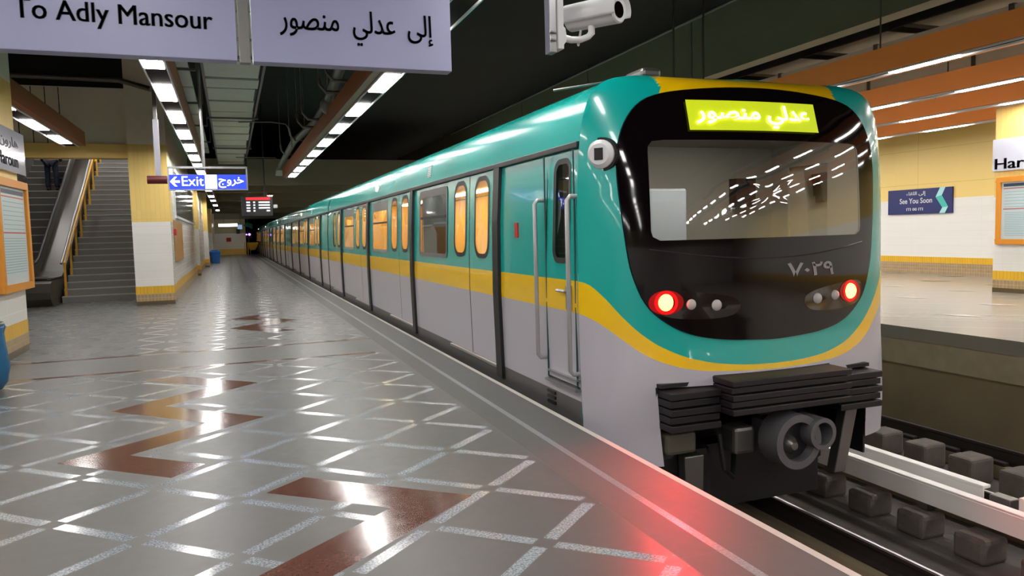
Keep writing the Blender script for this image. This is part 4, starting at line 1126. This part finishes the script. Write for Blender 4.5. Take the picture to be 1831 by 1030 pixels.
# thin rods above the train
for rx, ry, lab in ((7.68, 12.0, 'thin vertical rod rising behind the train roof, left one'), (8.31, 12.0, 'thin vertical rod rising behind the train roof, right one')):
    tag(MB().tube([(rx, ry, 3.6), (rx-0.01, ry, 5.2), (rx+0.03, ry, 5.99)], 0.02, 8).build('hanging_rod', STEELD), lab, 'rod', 'hanging rods')
# right hand cable trays of pale panels above the orange light beams
rt_ = thing('panel_tray', (11.3, 12, 4.9), 'long tray of pale ceiling panels above the topmost orange light beam', 'cable tray')
sl = MB(); yk = 2.0
while yk < 30: sl.box(10.9, 12.0, yk, yk+1.7, 4.88, 4.92, PANELW); yk += 2.1
sl.build('panels', None, rt_)
sr = MB(); sr.box(10.82, 10.88, 2, 30, 4.80, 4.95, BLK); sr.box(12.02, 12.08, 2, 30, 4.80, 4.95, BLK)
yk = 3.85
while yk < 30: sr.box(10.8, 12.1, yk, yk+0.06, 4.78, 4.86, BLK); sr.box(10.84, 10.88, yk, yk+0.04, 4.9, 5.99, STEELD); yk += 2.1
sr.build('tray_frame', None, rt_)
for q, (xx, lab) in enumerate(((10.9, 'pale ceiling duct between the first and second orange light beams'), (13.3, 'pale ceiling duct between the second and third orange light beams'))):
    dct = MB(); dct.box(xx, xx+0.9, -20, 40, 4.35, 4.62, PANELW)
    for k in range(24): dct.box(xx-0.02, xx+0.92, -19.5+2.5*k, -19.42+2.5*k, 4.33, 4.64, STEELD)
    tag(dct.build('ceiling_duct', None), lab, 'duct', 'ceiling ducts')
    for k in range(4):
        tag(MB().ball((xx+0.5, 8.2+1.9*k+q, 4.27), 0.16, 0.10, 0.06, 12).cyl((xx+0.5, 8.2+1.9*k+q, 4.27), (xx+0.5, 8.2+1.9*k+q, 4.35), 0.03, 8).build('duct_speaker', BLK, smooth=True), '%s dark fitting under the pale duct between the %s orange light beams' % (('nearest', 'second', 'third', 'farthest')[k], ('first and second', 'second and third')[q]), 'fitting', 'fittings under the ducts')
kd = MB()
for q in range(26):
    t = q/25; kd_y = 12.6+t*3.2
pts = [(10.75+0.12*math.sin(q*1.1), 12.4+0.13*q, 5.10+0.12*math.cos(q*1.1)) for q in range(22)]
tag(MB().tube(pts, 0.022, 8).build('cable_coil', RUB, smooth=True), 'loose coils of black cable on the tray above the orange light beams', 'cable')
tag(MB().tube([(8.6, 4, 5.5), (8.6, 30, 5.5)], 0.03, 8).build('ceiling_conduit', STEELD), 'thin straight conduit along the dark ceiling over the tracks', 'conduit')

# ================================================================== COLUMN SIGNS AND MAPS
def on_left(y, z): return (-2.76, y, z)
sg = thing('station_name_plate', (-2.75, 12.0, 2.5), 'white station name plate on the left edge column, above the orange framed map', 'sign', 'station name plates')
B(-2.76, -2.70, 10.95, 12.66, 2.47, 3.05).build('plate', mat('glossy_white_plate', (196, 198, 212), 0.12, coat=0.6), sg, bevel=0.004)
bold(text_mb('Haroun', 0.2, (-2.698, 11.75, 2.55), (0, 1, 0), UPV, INK, 0.002, 0.0, 'CENTER', width=1.0, height=0.17), (0, 1, 0), 0.006).build('lettering', None, sg)
text_mb(AR['haroun'], 0.2, (-2.698, 11.85, 2.82), (0, 1, 0), UPV, INK, 0.002, 0.003, 'CENTER', width=0.9, height=0.17).build('lettering', None, sg)
def framed_map(x, sgn, y0, y1, z0, z1, label):
    """map case on a column face; sgn +1 faces +x"""
    o = thing('framed_map', (x, (y0+y1)/2, z0), label, 'map case', 'framed maps')
    d = 0.07*sgn; t = 0.10
    xs = sorted((x, x+d))
    f_ = MB(); f_.box(*xs, y0, y1, z0, z0+t, ORFR); f_.box(*xs, y0, y1, z1-t, z1, ORFR); f_.box(*xs, y0, y0+t, z0+t, z1-t, ORFR); f_.box(*xs, y1-t, y1, z0+t, z1-t, ORFR)
    f_.build('frame', None, o, bevel=0.01)
    xp = x+0.03*sgn; xq = sorted((x, xp)); e = 0.002*sgn
    p = MB(); p.box(*xq, y0+t, y1-t, z0+t, z1-t, PAPER)
    def mark(a0, a1, b0, b1, m):
        q = sorted((xp, xp+e)); p.box(*q, min(a0, a1), max(a0, a1), b0, b1, m)
    # direction from the reader's left to right is -sgn... along y
    L, Rr = (y0+t+0.04, y1-t-0.04)
    H_ = z1-z0-2*t
    mark(L, Rr, z1-t-0.10, z1-t-0.04, PAPERD); mark(L, Rr, z1-t-0.145, z1-t-0.13, PAPERR)
    mid_z = z0+t+H_*0.52
    mark(L, Rr, mid_z, mid_z+0.018, PAPERR)
    for k in range(7):
        zz = z1-t-0.22-0.06*k
        if zz < mid_z+0.03: break
        mark(L+0.04, L+0.10, zz, zz+0.035, PAPERB); mark(L+0.18, Rr-0.02, zz+0.01, zz+0.018, PAPERB)
    for k in range(14):
        zz = mid_z-0.07-0.035*k
        if zz < z0+t+0.04: break
        mark(L+0.02, Rr-0.03, zz, zz+0.008, PAPERB)
    p.build('map_sheet', None, o)
    return o
framed_map(-2.76, 1, 11.15, 12.66, 0.87, 2.37, 'orange framed map case on the left edge column')
framed_map(14.7, -1, 9.6, 11.05, 0.98, 2.34, 'orange framed map case on the opposite platform column at the right edge')
sg = thing('station_name_plate', (14.69, 10.4, 2.5), 'white station name plate starting with Har on the column at the right edge', 'sign', 'station name plates')
B(14.64, 14.70, 9.42, 11.14, 2.46, 3.10).build('plate', mat('glossy_white_plate', (196, 198, 212), 0.12, coat=0.6), sg, bevel=0.004)
bold(text_mb('Haroun', 0.3, (14.637, 11.11, 2.50), (0, -1, 0), UPV, INK, 0.002, 0.0, 'LEFT', width=1.2, height=0.215), (0, 1, 0), 0.010).build('lettering', None, sg)
text_mb(AR['haroun'], 0.2, (14.637, 10.0, 2.82), (0, -1, 0), UPV, INK, 0.002, 0.003, 'CENTER', width=0.8, height=0.2).build('lettering', None, sg)
# farewell sign on the right wall
fw = thing('wall_sign', (18.68, 16.4, 1.7), 'navy sign reading See You Soon with a teal chevron on the right wall', 'sign')
B(18.64, 18.70, 15.34, 17.50, 1.70, 2.42).build('panel', NAVY, fw, bevel=0.004)
XS = 18.637
text_mb('See You Soon', 0.2, (XS, 16.52, 2.01), (0, -1, 0), UPV, WP, 0.002, 0.002, 'CENTER', width=1.10, height=0.155).build('lettering', None, fw)
text_mb(AR['liqaa']+' '+AR['to'], 0.2, (XS, 16.52, 2.25), (0, -1, 0), UPV, WP, 0.002, 0.002, 'CENTER', width=0.66, height=0.14).build('lettering', None, fw)
text_mb('ITI 00 ITI', 0.1, (XS, 16.55, 1.80), (0, -1, 0), UPV, WP, 0.002, 0.001, 'CENTER', width=0.56, height=0.08).build('lettering', None, fw)
ch = MB()
def cv_(y, z): return (XS, y, z)
ch.poly([cv_(15.72, 2.42), cv_(15.55, 2.42), cv_(15.66, 2.20), cv_(15.86, 2.16)], TEALL)
ch.poly([cv_(15.86, 2.16), cv_(15.66, 2.20), cv_(15.46, 1.88), cv_(15.64, 1.86)], TEALS)
ch.poly([cv_(15.64, 1.86), cv_(15.46, 1.88), cv_(15.56, 1.70), cv_(15.74, 1.70)], TEALL)
ch.build('chevron', None, fw)
# posters and red box on the side wall beyond the first column
pb = thing('wall_poster', (-1.33, 22.5, 0.8), 'brown and orange poster on the white wall behind the stair-side column', 'poster')
B(-1.337, -1.31, 20.9, 24.3, 0.95, 2.0).build('sheet', BROWNP, pb); 
tag(MB().box(-1.34, -1.24, 20.35, 20.60, 1.62, 1.78).build('alarm_box', REDP, bevel=0.01), 'small red alarm box at the corner behind the stair-side column', 'alarm box')
gp = thing('glazed_panel', (-1.33, 28, 2.0), 'tall pale glazed panel on the side wall above the brown poster', 'panel')
B(-1.337, -1.31, 22.0, 33.0, 2.15, 3.3).build('glass_face', mat('pale_glazed_face', (190, 194, 190), 0.08, coat=0.8), gp)
MB().box(-1.337, -1.295, 21.9, 33.1, 2.08, 2.15, WP).box(-1.337, -1.295, 21.9, 33.1, 3.3, 3.37, WP).build('trim', None, gp)

# ================================================================== STAIRS, ESCALATOR
stx0, stx1, sty = -4.02, -2.12, 21.6
st = thing('staircase', (-3.1, sty, 0), 'dark grey granite staircase going up between the escalator and the column', 'stairs')
RI, TR = 0.165, 0.286
sp = [(sty, 0.0)]
for k in range(34):
    sp.append((sty+TR*k, RI*(k+1))); sp.append((sty+TR*(k+1), RI*(k+1)))
sp += [(sty+TR*34, 0.0)]
MB().extrude([(stx0, y, z) for y, z in sp], (stx1-stx0, 0, 0), STEP).build('flight', None, st)
nsb = MB()
for k in range(34): nsb.box(stx0, stx1, sty+TR*k-0.012, sty+TR*k+0.035, RI*(k+1)-0.022, RI*(k+1)+0.003)
nsb.build('nosings', NOSING, st)
hr_ = thing('handrail', (-3.98, sty, 0), 'orange-yellow painted stair handrail with upright posts beside the escalator', 'handrail')
sl_ = RI/TR
hx = -3.93
MB().tube([(hx, sty-0.02, 0.98), (hx, sty+0.1, 1.02), (hx, sty+5.4, 1.02+5.3*sl_)], 0.032, 10).build('rail', ORYEL, hr_, smooth=True)
MB().tube([(hx, sty+5.9, 0.72+5.8*sl_), (hx, sty+9.6, 0.72+9.5*sl_+0.3)], 0.032, 10).build('rail', ORYEL, hr_, smooth=True)
for k in range(11):
    yy = sty+0.03+0.87*k
    zf = RI*(int((yy-sty)/TR)+1)
    MB().box(hx-0.025, hx+0.025, yy, yy+0.05, zf, 1.0+(yy-sty)*sl_, ORYEL).build('post', None, hr_)
MB().tube([(hx-0.06, sty-0.0, 0.99), (hx-0.06, sty+9.6, 0.99+9.6*sl_)], 0.03, 10).build('steel_rail', STEEL, hr_, smooth=True)
light_row(-3.1, 5.9, [23.5, 26.5, 29.5, 32.5], 1.36, 0.22, 0.36, -3.25, -2.95, 'added light beam brightening the stairwell, unseen behind the yellow beam', rod=False)  # added row, out of view, lifts the dark stairs
light_row(-5.2, 5.9, [22.5, 25.5, 28.5, 31.5], 1.36, 0.22, 0.36, -5.35, -5.05, 'added light beam brightening the escalator, unseen behind the yellow beam', rod=False)  # second added row, out of view, for the escalator side
es = thing('escalator', (-5.2, 21.0, 0), 'grey escalator with steel balustrades left of the staircase', 'escalator')
def bal(x0, x1, m, h, name, y0=20.5, dz=0.0):
    # side profile: rounded newel, short flat part, then the 30 degree incline
    pr = [(y0+0.25, 0.0), (y0+0.05, 0.18), (y0, h*0.55), (y0+0.12, h*0.88), (y0+0.42, h), (y0+1.5, h), (y0+1.9, h+0.12), (y0+13.0, h+0.12+11.1*sl_), (y0+13.0, 0.0)]
    return MB().extrude([(x0, y, z+dz*0) for y, z in pr], (x1-x0, 0, 0), m).build(name, None, es)
bal(-4.62, -4.06, ESCG, 0.62, 'outer_cladding')
bal(-4.66, -4.62, ESCS, 0.98, 'balustrade')
bal(-6.02, -5.98, ESCS, 0.98, 'balustrade')
bal(-6.34, -6.02, ESCG, 0.62, 'outer_cladding')
def rail_path(x, h, y0=20.5):
    return [(x, y0+0.02, h*0.5), (x, y0-0.02, h*0.75), (x, y0+0.10, h*0.95), (x, y0+0.42, h+0.03), (x, y0+1.5, h+0.03), (x, y0+1.9, h+0.15), (x, y0+13.0, h+0.15+11.1*sl_)]
for x in (-4.64, -6.0): MB().tube(rail_path(x, 0.98), 0.04, 10).build('handrail_belt', RUB, es, smooth=True)
for x in (-4.56, -4.16): MB().tube([(a, b, c+0.015) for a, b, c in [(x, 20.95, 0.62), (x, 22.0, 0.62), (x, 22.4, 0.74), (x, 33.5, 0.74+11.1*sl_)]], 0.035, 10).build('steel_trim', STEEL, es, smooth=True)
MB().extrude([(-4.62, 20.9, 0.64), (-4.62, 22.0, 0.64), (-4.62, 22.4, 0.76), (-4.62, 33.4, 0.76+11*sl_), (-4.62, 33.4, 0.79+11*sl_), (-4.62, 22.38, 0.79), (-4.62, 21.98, 0.67), (-4.62, 20.9, 0.67)], (0.55, 0, 0), ESCG).build('steel_deck', None, es)
ep = [(20.6, 0.02), (22.0, 0.02)]
for k in range(28): ep += [(22.0+0.4*k, 0.02+0.231*(k+0.5)), (22.0+0.4*(k+1), 0.02+0.231*(k+0.5))]
ep += [(22.0+0.4*28, -0.0), (20.6, 0.0)]
MB().extrude([(-5.98, y, z) for y, z in ep], (1.32, 0, 0), ESCS).build('step_band', None, es)
en = MB()
for k in range(28): en.box(-5.96, -4.68, 22.0+0.4*k-0.01, 22.0+0.4*k+0.02, 0.02+0.231*(k+0.5)-0.02, 0.02+0.231*(k+0.5)+0.004)
en.build('step_edges', mat('escalator_step_edge', (176, 172, 164), 0.4), es)
MB().box(-5.98, -4.66, 20.3, 21.6, 0.0, 0.025).build('comb_plate', STEELD, es)

# ------------------------------------------------------------------ person on the escalator
def skin_figure(name, parent, verts, edges, radii, m, root=0, sub=1):
    me = bpy.data.meshes.new(name); off = world_loc(parent)
    me.from_pydata([tuple(Vector(v)-off) for v in verts], edges, []); me.materials.append(m)
    o = bpy.data.objects.new(name, me); COL.objects.link(o); o.parent = parent
    md = o.modifiers.new('skin', 'SKIN'); md.use_smooth_shade = True
    for i, r in enumerate(radii):
        rr = r if isinstance(r, tuple) else (r, r)
        me.skin_vertices[0].data[i].radius = rr; me.skin_vertices[0].data[i].use_root = (i == root)
    sb = o.modifiers.new('sub', 'SUBSURF'); sb.levels = sub; sb.render_levels = sub
    return o
px, py = -5.15, 27.4
kz = int((py-22.0)/0.4); pz = 0.02+0.231*(kz+0.5)
pe = thing('person', (px, py, pz), 'person in a navy jacket and dark jeans standing on the escalator with their back turned', 'person')
def pv(a, b, c): return (px+a, py+b, pz+c)
V = [pv(0, 0, 0.95), pv(0, 0.02, 1.15), pv(0, 0.0, 1.35), pv(0, 0.01, 1.47), pv(0, 0.02, 1.55), pv(0, 0.03, 1.66), pv(0, 0.03, 1.74),
     pv(-0.10, 0, 0.88), pv(-0.12, 0.04, 0.48), pv(-0.13, 0.0, 0.09), pv(-0.14, 0.15, 0.045),
     pv(0.10, 0, 0.88), pv(0.13, -0.05, 0.50), pv(0.13, -0.06, 0.09), pv(0.15, 0.09, 0.045),
     pv(-0.19, 0.0, 1.40), pv(-0.26, -0.01, 1.14), pv(-0.24, 0.10, 0.92), pv(-0.23, 0.14, 0.83),
     pv(0.19, 0.0, 1.40), pv(0.27, 0.0, 1.14), pv(0.25, 0.10, 0.92), pv(0.24, 0.14, 0.83)]
E_ = [(0, 1), (1, 2), (2, 3), (3, 4), (4, 5), (5, 6), (0, 7), (7, 8), (8, 9), (9, 10), (0, 11), (11, 12), (12, 13), (13, 14), (3, 15), (15, 16), (16, 17), (17, 18), (3, 19), (19, 20), (20, 21), (21, 22)]
Rr_ = [(0.15, 0.11), (0.14, 0.10), (0.16, 0.11), (0.09, 0.08), 0.05, (0.075, 0.09), (0.06, 0.07), 0.09, 0.062, 0.042, 0.04, 0.09, 0.062, 0.042, 0.04, 0.06, 0.045, 0.032, 0.028, 0.06, 0.045, 0.032, 0.028]
skin_figure('body', pe, V, E_, Rr_, SKIN)
def offs(idx, f_): return [f_(V[i]) for i in idx]
jk_i = [0, 1, 2, 3, 15, 16, 17, 19, 20, 21]; jm = {a: b for b, a in enumerate(jk_i)}
skin_figure('jacket', pe, [V[i] for i in jk_i], [(jm[a], jm[b]) for a, b in E_ if a in jm and b in jm], [(0.185, 0.14), (0.175, 0.13), (0.19, 0.14), (0.11, 0.10), 0.08, 0.062, 0.05, 0.08, 0.062, 0.05], JACKET)
tr_i = [0, 7, 8, 9, 11, 12, 13]; tm = {a: b for b, a in enumerate(tr_i)}
skin_figure('jeans', pe, [V[i] for i in tr_i], [(tm[a], tm[b]) for a, b in E_ if a in tm and b in tm], [(0.165, 0.125), 0.105, 0.08, 0.066, 0.105, 0.08, 0.066], DENIM)
for a, b in ((9, 10), (13, 14)):
    s_ = MB(); x_, y_, _ = V[a]
    s_.ball((x_, y_+0.07, pz+0.048), 0.05, 0.135, 0.047, 14); s_.build('shoe', RUB, pe, smooth=True)
MB().ball((px, py+0.01, pz+1.69), 0.088, 0.10, 0.115, 18).build('hair', HAIR, pe, smooth=True)

# ------------------------------------------------------------------ bins and end of the platform
bn = thing('litter_bin', (-0.95, 51.0, 0), 'round blue plastic litter bin standing by the far columns', 'bin')
MB().tube([(-0.95, 51, 0.0), (-0.95, 51, 0.62)], [0.26, 0.33], 20).build('bin_body', BLUEP, bn, smooth=True)
MB().tube([(-0.95, 51, 0.62), (-0.95, 51, 0.70), (-0.95, 51, 0.84)], [0.34, 0.34, 0.18], 20).build('lid', BLUEP, bn, smooth=True)
bb = thing('bin_with_bag', (-2.42, 9.0, 0), 'blue bin bag on a ring stand at the bottom left edge, beside the column', 'bin')
bg = MB(); rings_ = []
N = 28
for k, (zz, r) in enumerate(((0.02, 0.13), (0.10, 0.20), (0.25, 0.225), (0.45, 0.215), (0.60, 0.20), (0.66, 0.215), (0.68, 0.20), (0.60, 0.185))):
    rings_.append([(-2.42+(r+0.012*math.sin(5*t+k)+0.008*math.sin(9*t-k*2))*math.cos(t), 9.0+(r+0.012*math.sin(5*t+k))*math.sin(t), zz) for t in [2*math.pi*i/N for i in range(N)]])
for r_ in rings_: bg.v += r_
for i in range(len(rings_)-1):
    for j in range(N): bg.f.append((i*N+j, i*N+(j+1) % N, (i+1)*N+(j+1) % N, (i+1)*N+j)); bg.m.append(0)
bg.f.append(tuple(range(N-1, -1, -1))); bg.m.append(0)
bg.build('bag', BLUEBAG, bb, smooth=True)
MB().tube([(-2.42+0.205*math.cos(2*math.pi*i/24), 9.0+0.205*math.sin(2*math.pi*i/24), 0.70) for i in range(25)], 0.012, 8).build('ring_stand', STEEL, bb)
# end wall details
tag(MB().box(0.55, 0.85, 74.9, 75.0, 1.95, 2.4).build('wall_cabinet', BLK, bevel=0.01), 'small black box on the end wall of the platform', 'box')
tag(MB().box(-0.35, 0.05, 74.9, 75.0, 1.25, 1.6).build('fire_cabinet', REDP, bevel=0.01), 'small red fire cabinet on the end wall of the platform', 'fire cabinet')
lb = thing('lit_panel', (0, 73, 2.7), 'bright white lit panel hanging in front of the end wall', 'sign')
B(-0.95, 0.65, 72.9, 73.0, 2.60, 2.86).build('lit_face', mat('lit_white_face', (250, 250, 250), 0.4, emit=(1, 1, 0.97), es=2.5), lb); B(0.66, 1.05, 72.9, 73.0, 2.35, 2.75).build('blue_screen', mat('lit_pale_blue', (120, 150, 190), 0.4, emit=(0.3, 0.45, 0.7), es=0.6), lb)
MB().cyl((-0.5, 72.95, 2.86), (-0.5, 72.95, 4.34), 0.02, 8).cyl((0.9, 72.95, 2.75), (0.9, 72.95, 4.34), 0.02, 8).build('hanger_rod', STEELD, lb)
gt = thing('end_gate', (1.6, 72, 0), 'yellow barrier gate at the far end of the platform beside the train', 'gate')
for gx in (1.15, 1.40): B(gx, gx+0.07, 71.9, 71.97, 0, 1.15).build('post', YPL, gt)
MB().extrude([(1.5, 71.9, 1.12), (2.36, 71.9, 1.12), (2.30, 71.9, 0.85), (2.05, 71.9, 0.45), (1.65, 71.9, 0.42), (1.52, 71.9, 0.6)], (0, 0.06, 0), YPL).build('gate_board', None, gt)
B(1.6, 1.66, 71.9, 71.97, 0, 0.5).build('post', YPL, gt)
sgn = thing('signal_lamp', (1.5, 73.5, 0), 'dark signal post with a purple light beside the tunnel mouth', 'signal')
MB().cyl((1.55, 73.5, 0.0), (1.55, 73.5, 2.4), 0.05, 10).box(1.35, 1.9, 73.45, 73.6, 1.5, 2.15, BLK).build('post', BLK, sgn)
MB().ball((1.65, 73.42, 1.85), 0.11, 0.05, 0.11, 16).build('purple_light', PURP, sgn); MB().ball((1.40, 73.42, 1.85), 0.07, 0.04, 0.07, 12).build('purple_light', PURP, sgn)
tag(MB().tube([(1.2, 73.0, 2.65), (1.5, 73.0, 2.75), (1.8, 73.0, 2.65), (1.9, 73.0, 2.35)], [0.05, 0.22, 0.2, 0.08], 12).cyl((1.5, 73, 2.75), (1.5, 73, 4.34), 0.02, 8).build('green_hanging_sign', GRNB, smooth=True), 'green rounded hanging sign above the purple signal at the platform end', 'sign')
